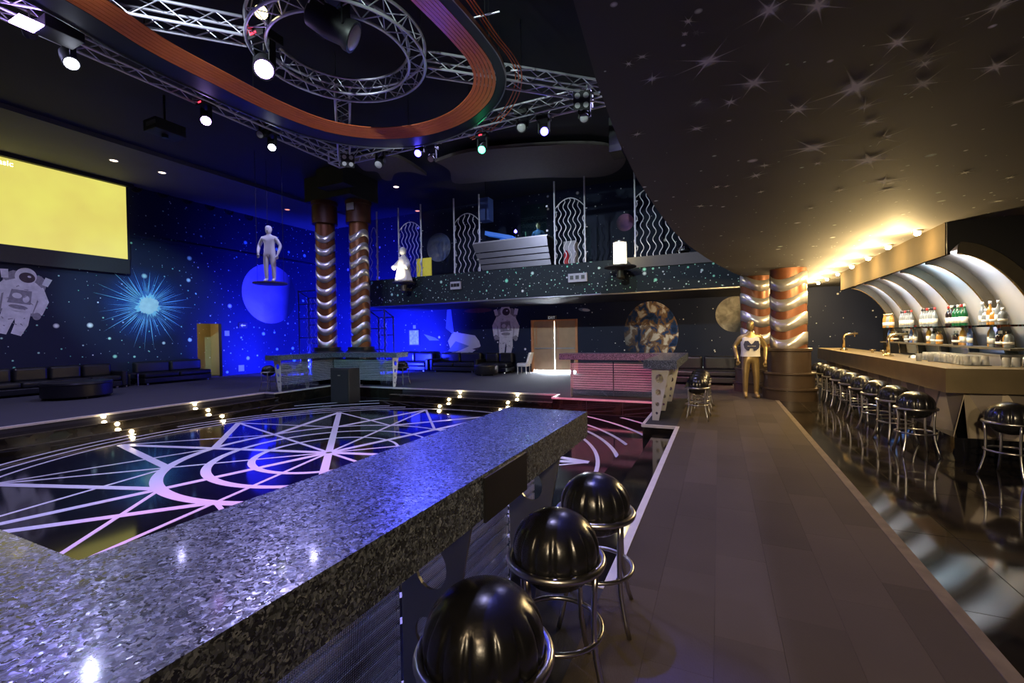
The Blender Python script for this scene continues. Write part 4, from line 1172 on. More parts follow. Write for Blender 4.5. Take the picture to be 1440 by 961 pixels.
# framed poster, door sign and speakers on the back wall and balcony front
p = at(583, 475, y=YB)
t = thing('framed_poster', 'framed poster glowing white on the blue back wall', 'poster', (p.x, YB, p.z))
box('frame', (p.x - .30, p.x + .30, YB - .04, YB, p.z - .38, p.z + .38), 'frame_trim', t); box('print', (p.x - .26, p.x + .26, YB - .045, YB - .04, p.z - .33, p.z + .34), 'poster_print', t)
p = at(583, 460, y=YB); o = box('poster_plaque', (p.x - .07, p.x + .07, YB - .02, YB, p.z - .08, p.z + .08), 'plate_grey'); tag(o, 'small pale plaque above the framed poster', 'plaque')
p = at(776, 447, y=YB)
t = thing('exit_sign', 'small EXIT sign above the wooden double door', 'sign', (p.x, YB, p.z))
box('sign_case', (p.x - .2, p.x + .2, YB - .03, YB, p.z - .09, p.z + .09), 'frame_trim', t)
cu = bpy.data.curves.new('lettering', 'FONT'); cu.body = 'EXIT'; cu.size = .15; cu.align_x = 'CENTER'; cu.materials.append(MATS['sign_white'])
o = bpy.data.objects.new('lettering', cu); C.objects.link(o); o.parent = t; o.matrix_parent_inverse = Matrix.Translation(-WLOC[t.name]); o.location = (p.x, YB - .033, p.z - .05); o.rotation_euler = (PI / 2, 0, 0); text_to_mesh(o)
for px, py, wd, lab in ((642, 402, .42, 'pale twin lamp box with dark lenses below the wavy rail on the balcony front'), (813, 391, .62, 'wider pale lamp box on the balcony front beside the wavy rail')):
    p = at(px, py, y=YBAL)
    t = thing('lamp_box', lab, 'lamp box', (p.x, YBAL, p.z))
    box('case', (p.x - wd / 2, p.x + wd / 2, YBAL - .10, YBAL, p.z - .14, p.z + .14), 'plate_grey', t, bev=.008)
    for dx in (-.3, 0, .3): box('lens', (p.x + dx * wd - .055, p.x + dx * wd + .055, YBAL - .112, YBAL - .10, p.z - .05, p.z + .07), 'black_metal', t)

# ================================================================== SOFAS, OTTOMANS, CHAIR
def sofa(label, loc, rz, L, n, arm=True):
    """low black sofa; local +y is the back, x runs along it"""
    t = thing('sofa', label, 'sofa', loc, 'black leather sofas', rz)
    box('base', (-L / 2, L / 2, -.45, .40, .06, .24), 'sofa_leather', t, bev=.03, world=False)
    w_ = L / n
    for k in range(n):
        x0 = -L / 2 + k * w_
        box('seat_cushion', (x0 + .01, x0 + w_ - .01, -.45, .22, .25, .42), 'sofa_leather', t, bev=.05, world=False)
        box('back_cushion', (x0 + .02, x0 + w_ - .02, .16, .42, .40, .82), 'sofa_leather', t, bev=.07, world=False)
    if arm:
        for x0 in (-L / 2 - .16, L / 2): box('armrest', (x0, x0 + .16, -.45, .42, .06, .56), 'sofa_leather', t, bev=.04, world=False)
    for sx in (-1, 1):
        for sy in (-.38, .34): box('foot', (sx * (L / 2 - .12) - .03, sx * (L / 2 - .12) + .03, sy - .03, sy + .03, 0, .07), 'tube_steel', t, world=False)
    return t
LW = PI / 2
sofa('long black leather sofa along the left wall, in front of the round ottoman', (XL + .62, 6.55, 0), LW, 3.2, 4)
sofa('black leather sofa along the left wall next to the lit passage', (XL + .62, 9.95, 0), LW, 2.3, 2, False)
sofa('black leather sofa at the left wall below the projection screen', (XL + .62, 2.7, 0), LW, 3.2, 4)
def ottoman(label, x, y, r, h=.42):
    t = thing('ottoman', label, 'ottoman', (x, y, 0), 'round black ottomans')
    lathe('body', [(r * .95, .05), (r, .08), (r, h - .10)], 'sofa_leather', t, 36, world=False)
    lathe('cushion', [(r * 1.0, h - .1), (r * 1.02, h - .07), (r * 1.0, h - .02), (r * .9, h), (.05, h + .01)], 'sofa_leather', t, 36, world=False)
    for k in range(4): rod('foot', (x + r * .7 * math.cos(k * PI / 2), y + r * .7 * math.sin(k * PI / 2), 0), (x + r * .7 * math.cos(k * PI / 2), y + r * .7 * math.sin(k * PI / 2), .06), .02, 'tube_steel', t)
ottoman('large round black ottoman in front of the left wall sofa', -16.5, 6.25, .75, .48)
t = thing('low_table', 'low black side table between the two left wall sofas', 'table', (XL + .65, 8.5, 0))
box('table_top', (XL + .35, XL + .95, 8.3, 8.7, .42, .46), 'black_metal', t)
for sx in (XL + .38, XL + .92):
    for sy in (8.33, 8.67): box('leg', (sx - .02, sx + .02, sy - .02, sy + .02, 0, .42), 'tube_steel', t)
for x, lab in ((-12.9, 'black leather sofa on the blue lit back wall under the framed poster'), (-10.4, 'black leather sofa under the painted space shuttle')):
    sofa(lab, (x, YB - .55, 0), 0, 2.1, 2)
ottoman('round black ottoman standing before the astronaut mural', -8.35, 15.5, .48, .42)
sofa('black leather sofa against the back wall below the painted astronaut', (-8.5, YB - .55, 0), 0, 1.3, 2, False)
sofa('black leather sofa in the corner behind the gold statue', (-.45, 14.6, 0), 0, 1.9, 2, False)
# white chair by the door
p = at(737, 526, z=0)
t = thing('white_chair', 'small white upholstered chair glaring in the door light', 'chair', (p.x, p.y, 0))
box('seat', (p.x - .22, p.x + .2, p.y - .22, p.y + .22, .30, .44), 'white_paint', t, bev=.03)
prism('backrest', [(.16, .42), (.30, .86), (.36, .86), (.24, .40)], (p.x, p.y - .2, 0), X, Z, Y, .4, 'white_paint', t)
for sx in (-.19, .17):
    for sy in (-.19, .19): rod('leg', (p.x + sx, p.y + sy, 0), (p.x + sx, p.y + sy, .31), .018, 'white_paint', t)

# ================================================================== THINGS ON THE BALCONY
def wavy_rail(label, x0, x1, nrod, poles=(True, True), ztop=6.0):
    t = thing('wavy_rail', label, 'railing', ((x0 + x1) / 2, YBAL + .06, 3.86))
    yc = YBAL + .06
    arc = lambda x: ztop - .30 * ((x - (x0 + x1) / 2) / ((x1 - x0) / 2)) ** 2 + 0.0
    for k in range(nrod):
        x = x0 + (x1 - x0) * k / (nrod - 1)
        zt = arc(x)
        n_ = int((zt - 3.86) / .045)
        tube('wavy_rod', [(x + .05 * math.sin(2 * PI * (3.86 + j * .045) / .45), yc, 3.86 + j * .045) for j in range(n_)] + [(x, yc, zt)], .014, 'truss_alu', t, 6)
    tube('top_arch', [(x0 + (x1 - x0) * j / 16, yc, arc(x0 + (x1 - x0) * j / 16)) for j in range(17)], .016, 'truss_alu', t, 6)
    for x, on in ((x0 - .02, poles[0]), (x1 + .02, poles[1])):
        if on:
            pl = rod('pole', (x, yc, 3.86), (x, yc, 6.62), .03, 'truss_alu', t, 10)
            for z in (4.2, 5.0, 5.6): rod('clamp', (x, yc, z), (x + .09 * (1 if x < x0 else 1), yc, z), .014, 'truss_alu', t)
wavy_rail('wavy steel rail at the balcony end beside the copper column', -12.75, -12.45, 2, (False, True))
wavy_rail('wavy steel rail behind the white robed figure', -11.33, -10.30, 7)
wavy_rail('wavy steel rail between the blue planet and the DJ booth', -8.78, -7.76, 6)
wavy_rail('wavy steel rail between the DJ booth and the small violet planet', -4.88, -3.90, 7)
wavy_rail('wavy steel rail half hidden by the low starry ceiling', -2.28, -1.0, 8, (True, False))
# DJ booth
t = thing('dj_booth', 'brushed steel DJ booth front of four leaning boards on the balcony', 'DJ booth', (-6.3, YBAL, 3.86))
BT = [(-7.60, -5.02), (-7.68, -5.04), (-7.76, -5.07), (-7.84, -5.10), (-7.95, -5.13)]
HZ = [3.86, 4.07, 4.28, 4.49, 4.84]
for k in range(4):
    z0, z1 = HZ[k] + .018, HZ[k + 1] - .018
    yo = lambda z: YBAL - .02 - .10 * (z - 3.86)
    a0_, a1_ = BT[k], BT[k + 1]
    V = [(a0_[0], yo(z0), z0), (a0_[1], yo(z0), z0), (a1_[1], yo(z1), z1), (a1_[0], yo(z1), z1)]
    V += [(v[0], v[1] + .03, v[2]) for v in V]
    put('front_board', data('front_board', V, [(0, 1, 2, 3), (7, 6, 5, 4), (0, 4, 5, 1), (1, 5, 6, 2), (2, 6, 7, 3), (3, 7, 4, 0)]), 'booth_steel', t)
box('carcass', (-7.5, -5.15, YBAL + .03, YBAL + .7, 3.86, 4.80), 'black_metal', t)
box('desk_top', (-7.9, -5.1, YBAL - .1, YBAL + .72, 4.83, 4.87), 'brushed_panel', t)
t = thing('glass_screen', 'upright green tinted glass pane on the DJ booth', 'glass pane', (-5.6, YBAL - .05, 4.87))
box('pane', (-6.07, -5.13, YBAL - .06, YBAL - .05, 4.87, 5.93), 'glass_green', t)
for z in (5.0, 5.8): box('clip', (-5.15, -5.09, YBAL - .075, YBAL - .035, z - .03, z + .03), 'plate_steel', t)
o_ = at(706, 326, y=YBAL + .3)
t = thing('dj_console', 'blue lit DJ console tilted on the desk of the booth', 'DJ console', (o_.x, YBAL + .3, 4.87))
prism('deck', [(-.62, .30), (-.60, .44), (.45, .16), (.45, .03)], (o_.x, YBAL + .15, 4.87), X, Z, Y, .35, 'console_blue', t)
for dx in (-.3, .15): lathe('platter', [(.13, 0), (.13, .03), (.02, .04)], 'black_metal', t, 20, (o_.x + dx, YBAL + .32, 5.18 - .25 * (dx + .3)))
box('stand', (o_.x - .05, o_.x + .4, YBAL + .2, YBAL + .4, 4.87, 4.97), 'console_blue', t)
t = thing('desk_lamp', 'small lamp glowing blue on the DJ desk', 'lamp', (o_.x + .55, YBAL + .25, 4.87))
rod('stem', (o_.x + .55, YBAL + .25, 4.87), (o_.x + .55, YBAL + .25, 5.12), .012, 'black_metal', t); lathe('bulb', [(.01, 0), (.05, .03), (.05, .08), (.01, .13)], 'lens_blue', t, 12, (o_.x + .55, YBAL + .25, 5.12))
t = thing('laptop', 'open laptop with pale edge on the DJ desk', 'laptop', (-5.75, YBAL + .2, 4.87))
box('keyboard', (-5.95, -5.6, YBAL + .05, YBAL + .3, 4.87, 4.885), 'plate_steel', t); prism('display', [(0, 0), (.02, 0), (.02, .2), (0, .2)], (-5.96, YBAL + .05, 4.885), X, Z, Y, .25, 'plate_steel', t)
p = at(683, 296, y=YBAL + .8)
t = thing('hung_speaker', 'dark blue lit loudspeaker hanging above the DJ booth', 'speaker', (p.x, YBAL + .8, p.z))
box('cabinet', (p.x - .22, p.x + .22, YBAL + .6, YBAL + 1.0, p.z - .42, p.z + .42), 'shirt_blue', t, bev=.01); rod('hanger', (p.x, YBAL + .8, p.z + .42), (p.x, YBAL + .8, ZC), .012, 'black_metal', t)
o = box('rear_case', (-4.75, -4.35, YBAL + .5, YBAL + .9, 3.05, 4.7), 'plate_grey', None, bev=.01); tag(o, 'pale tall case behind the wavy rail on the balcony', 'case')
t = thing('fire_extinguisher', 'red fire extinguisher behind the wavy rail on the balcony', 'fire extinguisher', (-4.62, YBAL + .4, 3.05))
lathe('cylinder', [(.08, .75), (.085, .78), (.085, 1.2), (.04, 1.28), (.025, 1.32)], 'extinguisher_red', t, 16, world=False); lathe('stand', [(.1, 0), (.1, .02), (.03, .04), (.03, .75), (.08, .755)], 'black_metal', t, 16, world=False)
p = at(598, 376, y=YBAL + 1.0)
t = thing('yellow_board', 'yellow panel on thin legs standing on the balcony beside the blue planet', 'panel', (p.x, YBAL + 1.0, 3.05))
box('panel', (p.x - .42, p.x + .30, YBAL + .98, YBAL + 1.02, 3.95, 4.75), 'yellow_board', t)
for dx in (-.3, .2): rod('leg', (p.x + dx, YBAL + 1, 3.05), (p.x + dx, YBAL + 1, 3.96), .02, 'tube_steel', t)
o_ = at(960, 348, y=YBAL + .4)
for k, (px, lab) in enumerate(((960, 'dark ball stool peeking over the balcony end beside the low ceiling'),)):
    c = stool(o_.x, YBAL + .5, .4, lab, 'ball stool on the balcony', 3.45); 
o = box('stool_plinth', (o_.x - .35, o_.x + .35, YBAL + .2, YBAL + .85, 3.05, 3.45), 'plain_dark'); tag(o, 'dark plinth under the ball stool on the balcony', 'plinth')

# the DJ
def skin_body(name, verts, edges, radii, m, parent, sub=2):
    me = bpy.data.meshes.new(name); me.from_pydata(verts, edges, []); me.update()
    o = put(name, me, m, parent, False, False)
    md = o.modifiers.new('skin', 'SKIN'); md.use_smooth_shade = True
    for i, r in enumerate(radii):
        sv = me.skin_vertices[0].data[i]
        sv.radius = r if isinstance(r, tuple) else (r, r); sv.use_root = (i == 0)
    ss = o.modifiers.new('smooth', 'SUBSURF'); ss.levels = sub; ss.render_levels = sub
    return o
FIG_V = [(0, 0, .95), (0, 0, 1.12), (0, 0, 1.30), (0, .0, 1.44), (0, 0, 1.52), (0, -.01, 1.58),                      # 0-5 pelvis..neck top
         (-.19, 0, 1.42), (-.27, .02, 1.16), (-.25, -.10, .95), (-.24, -.14, .86),                                   # 6-9 left arm
         (.19, 0, 1.42), (.28, .02, 1.16), (.27, -.08, .93), (.26, -.12, .84),                                       # 10-13 right arm
         (-.09, 0, .90), (-.11, -.01, .50), (-.11, .02, .10), (-.12, -.14, .04), (.09, 0, .90), (.12, -.01, .50), (.12, .02, .10), (.14, -.14, .04)]
FIG_E = [(0, 1), (1, 2), (2, 3), (3, 4), (4, 5), (3, 6), (6, 7), (7, 8), (8, 9), (3, 10), (10, 11), (11, 12), (12, 13), (0, 14), (14, 15), (15, 16), (16, 17), (0, 18), (18, 19), (19, 20), (20, 21)]
FIG_R = [(.15, .11), (.145, .10), (.165, .11), (.12, .08), .06, .055, .065, .048, .036, .022, .065, .048, .036, .022, .095, .062, .045, .04, .095, .062, .045, .04]
def head_data():
    V, Fc = lathe_vf([(.012, -.115), (.045, -.108), (.066, -.07), (.076, -.02), (.08, .03), (.074, .075), (.052, .108), (.015, .122)], 20)
    V = [(x * .95, y * 1.15 - (.012 if z < -.05 else 0), z) for x, y, z in V]
    return V, Fc
def head(parent, z, m, hair=None, face=True, yaw=0):
    V, Fc = head_data()
    nose = ([(-.012, -.086, -.03), (.012, -.086, -.03), (0, -.112, -.028), (0, -.088, .02)], [(0, 2, 1), (0, 3, 2), (1, 2, 3), (0, 1, 3)])
    ears = []
    for s in (-1, 1): ears.append(([(s * .074 + q[0] * s * .2, .01 + q[1] * .02, q[2] * .03) for q in ((0, -1, 0), (0, 0, 1), (0, 1, 0), (0, 0, -1), (.06, 0, 0))], [(0, 1, 4), (1, 2, 4), (2, 3, 4), (3, 0, 4), (0, 3, 2, 1)]))
    V, Fc = join((V, Fc), nose, *ears)
    o = put('head', data('head', V, Fc), m, parent, True, False); o.location = (0, -.02, z); o.rotation_euler = (.05, 0, yaw)
    if face:
        for s in (-1, 1):
            e = put('eye', data('eye', *lathe_vf([(.001, -.008), (.009, -.004), (.009, .004), (.001, .008)], 8)), 'hair_black', o, True, False); e.location = (s * .028, -.088, .012)
        mt = put('mouth', bxdata(-.02, .02, -.086, -.078, -.062, -.055), 'copper', o, False, False)
    if hair:
        hv, hf = lathe_vf([(.082, -.01), (.088, .03), (.084, .08), (.06, .118), (.012, .135)], 20)
        hv = [(x * .98, y * 1.18 + .016, z + (.02 if y < -.03 and z < .05 else 0)) for x, y, z in hv]
        put('hair', data('hair', hv, hf), hair, o, True, False)
    return o
def hand(parent, x, y, z, m, s):
    """palm with four bent fingers and a thumb off its side"""
    parts = [tube_vf([(0, 0, .03), (0, -.005, -.02), (0, -.012, -.065)], [.022, .033, .030], 8)]
    for k, (dx, ln) in enumerate(((-.024, .058), (-.008, .068), (.008, .064), (.023, .05))):
        parts.append(tube_vf([(dx, -.012, -.06), (dx * 1.05, -.018, -.06 - ln * .5), (dx * 1.05, -.034, -.06 - ln * .9)], [.0095, .009, .007], 6))
    parts.append(tube_vf([(-s * .025, -.012, -.02), (-s * .042, -.03, -.045), (-s * .04, -.045, -.07)], [.011, .010, .008], 6))
    o = put('hand', data('hand', *join(*parts)), m, parent, True, False); o.location = (x, y, z); o.rotation_euler = (.25, 0, 0)
p = at(757, 318, y=YBAL + 1.0)
light('dj_fill', 'POINT', (p.x - .35, YBAL + .55, p.z + .05), 16, (0.7, 0.85, 1.0), size=.06)  # fill light added to bring out the DJ behind the glass
dj = thing('person', 'person with short black hair and blue shirt behind the DJ booth', 'person', (p.x, YBAL + 1.0, 3.05 + .46 - .0))
dj.location.z = p.z - 1.66
skin_body('body', FIG_V, FIG_E, FIG_R, 'shirt_blue', dj)
head(dj, 1.66, 'skin', 'hair_black')
for s in (-1, 1): hand(dj, s * .25, -.15, .85, 'skin', s)
o = box('dj_riser', (-6.6, -4.8, YBAL + .75, YBAL + 1.9, 3.05, dj.location.z), 'plain_dark'); tag(o, 'dark riser platform behind the DJ booth', 'platform')

# ================================================================== STATUES AND STANDS
def disc_stand(name, label, x, y, z, r, wires=None, bracket=False):
    t = thing(name, label, 'stand', (x, y, z))
    lathe('plate', [(r * .9, -.05), (r, -.035), (r, 0)], 'rib_dark', t, 32, world=False)
    if bracket:
        lathe('bracket', [(.05, -.38), (.12, -.33), (.10, -.12), (.22, -.05)], 'rib_dark', t, 20, world=False); box('arm', (-.04, .04, 0, YBAL - y, -.30, -.22), 'rib_dark', t, world=False)
    if wires:
        for a in range(wires): rod('wire', (x + r * .85 * math.cos(2 * PI * a / wires + .5), y + r * .85 * math.sin(2 * PI * a / wires + .5), z), (x + r * .85 * math.cos(2 * PI * a / wires + .5), y + r * .85 * math.sin(2 * PI * a / wires + .5), ZC), .006, 'black_metal', t)
    return t
# gold statue in a white tank top
def tank_top(parent, m):
    V, Fc = [], []
    rows = [(.97, .205, .150), (1.08, .195, .142), (1.2, .200, .148), (1.32, .205, .152), (1.40, .190, .135), (1.45, .155, .105)]
    n = 28
    for z, a, b in rows:
        for k in range(n):
            q = 2 * PI * k / n
            V.append((a * math.copysign(abs(math.cos(q)) ** .8, math.cos(q)), b * math.copysign(abs(math.sin(q)) ** .8, math.sin(q)) + .0, z - (.05 * max(0, -math.sin(q)) ** 4 if z > 1.43 else 0)))
    for j in range(len(rows) - 1):
        for k in range(n):
            l = (k + 1) % n
            if j == 3 and abs(math.cos(2 * PI * (k + .5) / n)) > .93: continue      # arm holes
            Fc.append((j * n + k, j * n + l, (j + 1) * n + l, (j + 1) * n + k))
    o = put('tank_top', data('tank_top', V, Fc), m, parent, True, False)
    return o
gx = Vector((.655, 11.7, 0))
gs = thing('statue', 'life size gold statue in a white tank top standing before the copper column', 'statue', gx, None, .12)
GV = list(FIG_V); GV[7] = (-.33, .04, 1.20); GV[8] = (-.30, -.10, .98); GV[9] = (-.28, -.14, .90); GV[11] = (.33, .04, 1.18); GV[12] = (.30, -.06, .95); GV[13] = (.29, -.10, .86)
skin_body('body', GV, FIG_E, [(r[0] * 1.12, r[1] * 1.12) if isinstance(r, tuple) else r * 1.18 for r in FIG_R], 'gold_body', gs)
head(gs, 1.68, 'gold_body', None, False)
for s in (-1, 1): hand(gs, s * .285, -.13 if s < 0 else -.11, .89 if s < 0 else .85, 'gold_body', s)
tp = tank_top(gs, 'white_cloth')
half = [(.0, .035), (.03, .06), (.07, .115), (.14, .11), (.165, .03), (.15, -.05), (.10, -.105), (.05, -.115), (.03, -.06), (.0, -.055)]
vv, ff = [], []
for k in (-1, 1):
    hp = [(k * a, b) for a, b in half]
    vv, ff = join((vv, ff), prism_vf(hp if k > 0 else hp[::-1], (0, -.153, 1.22), X, Z, -Y, .012))
put('emblem', data('emblem', vv, ff), 'emblem_navy', tp, False, False)
cu = bpy.data.curves.new('emblem_lettering', 'FONT'); cu.body = 'WU-TANG'; cu.size = .036; cu.align_x = 'CENTER'; cu.materials.append(MATS['white_cloth'])
o = bpy.data.objects.new('emblem_lettering', cu); C.objects.link(o)
bpy.context.view_layer.update(); me = bpy.data.meshes.new_from_object(o.evaluated_get(bpy.context.evaluated_depsgraph_get())); bpy.data.objects.remove(o)
o = put('emblem_lettering', me, None, tp, False, False); o.location = (0, -.167, 1.20); o.rotation_euler = (PI / 2, 0, 0)
# plain white figure on a hanging plate
wx = Vector((-12.6, 9.7, 0)); wz = at(380, 398, y=9.7).z; wx.x = at(380, 398, y=9.7).x
disc_stand('hanging_plate', 'thin dark plate hung on wires carrying the white figure', wx.x, wx.y, wz, .5, 3)
ws = thing('figure', 'plain white full length display figure on a plate hung in mid air', 'figure', (wx.x, wx.y, wz), None, .5)
skin_body('body', GV, FIG_E, [(r[0] * 1.15, r[1] * 1.15) if isinstance(r, tuple) else r * 1.2 for r in FIG_R], 'white_paint', ws)
head(ws, 1.68, 'white_paint', None, False).scale = (1.25, 1.25, 1.15)
for s in (-1, 1): hand(ws, s * .285, -.13 if s < 0 else -.11, .89 if s < 0 else .85, 'white_paint', s)
# draped white figure and glowing pillar, stand-in for a lit statue, on the balcony front
p = at(568, 397, y=YBAL - .45)
disc_stand('wall_stand', 'round dark stand under the draped white figure on the balcony front', p.x, YBAL - .45, p.z, .42, None, True)
t = thing('draped_figure', 'small draped white figure glowing on a round stand', 'figure', (p.x, YBAL - .45, p.z))
nf = 40
V, Fc = [], []
rows = [(.34, 0), (.33, .08), (.29, .3), (.25, .55), (.22, .75), (.17, .9), (.09, .98), (.075, 1.02)]
for r, z in rows:
    for k in range(nf):
        a = 2 * PI * k / nf; rr_ = r * (1 + .07 * math.sin(7 * a + z * 3) * max(0, 1 - z))
        V.append((rr_ * math.cos(a), rr_ * math.sin(a) * .85, z))
for j in range(len(rows) - 1):
    for k in range(nf): l = (k + 1) % nf; Fc.append((j * nf + k, j * nf + l, (j + 1) * nf + l, (j + 1) * nf + k))
Fc.append(tuple(range(nf))[::-1])
put('robe', data('robe', V, Fc), 'robe_white', t, True, False)
lathe('head', [(.06, 1.0), (.11, 1.06), (.13, 1.15), (.11, 1.25), (.05, 1.31)], 'robe_white', t, 24, (0, -.02, 0), world=False)
for s in (-1, 1): tube('sleeve', [(s * .18, 0, .82), (s * .30, -.10, .62), (s * .28, -.24, .52)], [.06, .08, .10], 'robe_white', t, 10, world=False)
light('figure_spot', 'SPOT', (p.x - .15, YBAL - 1.05, p.z + .1), 60, (1.0, 0.86, 0.55), (p.x, YBAL - .45, p.z + .5), .05, None, 80)
p = at(872, 375, y=YBAL - .5)
disc_stand('wall_stand', 'round dark stand on a bracket under the glowing pillar on the balcony front', p.x, YBAL - .5, p.z, .47, None, True)
t = thing('lit_pillar', 'glowing pillar standing in for a lit statue on a round stand before the balcony', 'lamp', (p.x, YBAL - .5, p.z))
lathe('base', [(.24, 0), (.24, .05), (.19, .07)], 'plate_steel', t, 24, world=False)
lathe('pillar_body', [(.185, .07), (.19, .1), (.19, .68), (.185, .70)], 'pillar_glow', t, 24, world=False)
lathe('cap', [(.20, .70), (.20, .74), (.12, .80), (.03, .81)], 'plate_steel', t, 24, world=False)
light('pillar_fill', 'POINT', (p.x, YBAL - .85, p.z + .4), 10, (1.0, 0.86, 0.55), size=.1, parent=t)  # added light that carries the glow of the stand-in pillar

# ================================================================== RIG OVER THE DANCE FLOOR
ZTR = 6.6
TC = Vector((-5.95, 5.92, ZTR))
def truss(label, a, b, wd=.29, cells=None, name='lighting_truss'):
    """box truss: four chords, diagonal lacing on every side"""
    a, b = Vector(a), Vector(b); d = (b - a).normalized(); s = d.cross(Z).normalized() * wd / 2; u = Z * wd / 2
    t = thing(name, label, 'truss', (a + b) / 2)
    cr = [s + u, s - u, -s - u, -s + u]
    for c in cr: rod('chord', a + c, b + c, .024, 'truss_alu', t, 8)
    n = cells or max(2, int((b - a).length / .36))
    L_ = (b - a) / n
    for i in range(n):
        for k in range(4):
            c0, c1 = cr[k], cr[(k + 1) % 4]
            if i % 2: c0, c1 = c1, c0
            rod('lacing', a + L_ * i + c0, a + L_ * (i + 1) + c1, .0105, 'truss_alu', t, 5)
    return t
xl, xr, yb_, yf = TC.x - 3.65, TC.x + 3.7, TC.y + 3.48, TC.y - 3.6
truss('long box truss over the left side of the dance floor', (xl, yf, ZTR), (xl, yb_ - .2, ZTR))
truss('long box truss over the back of the dance floor, facing the balcony', (xl + .2, yb_, ZTR), (xr - .2, yb_, ZTR))
for (x, y, lab) in ((xl, yb_, 'cube corner block of the truss square near the copper columns'), (xr, yb_, 'cube corner block of the truss square near the low starry ceiling')):
    t = thing('truss_corner', lab, 'truss', (x, y, ZTR))
    c = [(sx * .2, sy * .2, sz * .16) for sx in (-1, 1) for sy in (-1, 1) for sz in (-1, 1)]
    for i in range(8):
        for j in range(i + 1, 8):
            if sum(1 for k in range(3) if c[i][k] != c[j][k]) == 1: rod('frame_tube', Vector((x, y, ZTR)) + Vector(c[i]), Vector((x, y, ZTR)) + Vector(c[j]), .024, 'truss_alu', t, 8)
    for dz in (-1, 1): rod('diagonal', (x - .2, y - .2, ZTR + dz * .16), (x + .2, y + .2, ZTR + dz * .16), .014, 'truss_alu', t)
    rod('hanger', (x, y, ZTR + .16), (x, y, ZC), .012, 'black_metal', t)
# ring truss and its arms
t = thing('ring_truss', 'round box truss ring at the middle of the lighting rig', 'truss', TC)
RI, RO, ZH = 1.16, 1.45, .145
for r in (RI, RO):
    for dz in (-ZH, ZH): tube('chord', [(TC.x + r * math.cos(2 * PI * k / 64), TC.y + r * math.sin(2 * PI * k / 64), TC.z + dz) for k in range(64)], .025, 'truss_alu', t, 8, True)
nl = 36
for k in range(nl):
    a, b = 2 * PI * k / nl, 2 * PI * (k + 1) / nl
    P_ = lambda r, q, dz: (TC.x + r * math.cos(q), TC.y + r * math.sin(q), TC.z + dz)
    f = 1 if k % 2 else -1
    rod('lacing', P_(RO, a, -ZH * f), P_(RO, b, ZH * f), .0105, 'truss_alu', t, 5); rod('lacing', P_(RI, a, -ZH * f), P_(RI, b, ZH * f), .0105, 'truss_alu', t, 5)
    r0, r1 = (RI, RO) if k % 2 else (RO, RI)
    rod('lacing', P_(r0, a, -ZH), P_(r1, b, -ZH), .0105, 'truss_alu', t, 5); rod('lacing', P_(r0, a, ZH), P_(r1, b, ZH), .0105, 'truss_alu', t, 5)
for a, lab in ((135, 'diagonal truss arm from the ring towards the copper columns'), (42, 'diagonal truss arm from the ring towards the low starry ceiling'), (225, 'diagonal truss arm from the ring towards the projection screen')):
    d = Vector((math.cos(R(a)), math.sin(R(a)), 0))
    ends = {135: 4.75, 42: 4.95, 225: 4.8}[a]
    truss(lab, TC + d * (RO + .03), TC + d * ends)
for a in (20, 140, 260): rod('hanger_cable', (TC.x + 1.42 * math.cos(R(a)), TC.y + 1.42 * math.sin(R(a)), ZTR + .14), (TC.x + 1.42 * math.cos(R(a)), TC.y + 1.42 * math.sin(R(a)), ZC), .008, 'black_metal', t)

# ------------------------------------------------------------------ toy car race track on its platform
def smooth_path(pts, k=8):
    pts = [Vector(p) for p in pts]; out = []
    n = len(pts)
    for i in range(n - 1):
        p0, p1, p2, p3 = pts[max(0, i - 1)], pts[i], pts[i + 1], pts[min(n - 1, i + 2)]
        for j in range(k):
            t_ = j / k
            out.append(.5 * ((2 * p1) + (p2 - p0) * t_ + (2 * p0 - 5 * p1 + 4 * p2 - p3) * t_ ** 2 + (3 * p1 - p0 - 3 * p2 + p3) * t_ ** 3))
    return out + [pts[-1]]
ZTK = 6.3
raw = [(-8.1, -1.0), (-8.12, 1.0), (-8.15, 3.0)] + [tuple(at(px, py, z=ZTK)[:2]) for px, py in ((210, 72), (300, 118), (380, 157), (450, 183), (510, 194), (560, 195), (610, 188), (655, 171), (686, 145), (697, 117), (690, 88), (668, 57), (640, 25), (612, -5), (580, -42), (545, -85))]
tk_path = [Vector((p.x, p.y, ZTK)) for p in smooth_path([Vector((a, b, 0)) for a, b in raw])]
def offset_path(path, d, dz):
    out = []
    for i, p in enumerate(path):
        tg = (path[min(len(path) - 1, i + 1)] - path[max(0, i - 1)]).normalized()
        dd = d(i / (len(path) - 1)) if callable(d) else d
        out.append(p + Vector((-tg.y, tg.x, 0)) * dd + Z * dz)      # left of travel: outside of the loop
    return out
def ribbon(name, a, b, m, parent, th=.006):
    V, Fc = [], []
    for p, q in zip(a, b):
        V += [p, q, q + Z * th, p + Z * th]
    for i in range(len(a) - 1):
        for e in range(4): Fc.append((4 * i + e, 4 * i + (e + 1) % 4, 4 * i + 4 + (e + 1) % 4, 4 * i + 4 + e))
    return put(name, data(name, V, Fc), m, parent)
rt = thing('race_track', 'orange toy car race track with parallel lanes looping under the ceiling', 'race track', (-6, 6, ZTK))
for k in range(6):
    f0, f1 = k / 6, (k + .86) / 6
    ribbon('track_lane', offset_path(tk_path, -.42 * f0, .0 + .08 * f0), offset_path(tk_path, -.42 * f1, .0 + .08 * f1), 'orange_track', rt, .014)
wide = lambda f: .50 if f < .45 else (.50 + (.18 - .50) * min(1, (f - .45) / .14))
ribbon('platform', offset_path(tk_path, .01, 0), offset_path(tk_path, wide, .0), 'navy_band', rt, .05)
ribbon('platform_edge', offset_path(tk_path, wide, -.02), offset_path(tk_path, lambda f: wide(f) + .02, -.02), 'plate_steel', rt, .08)
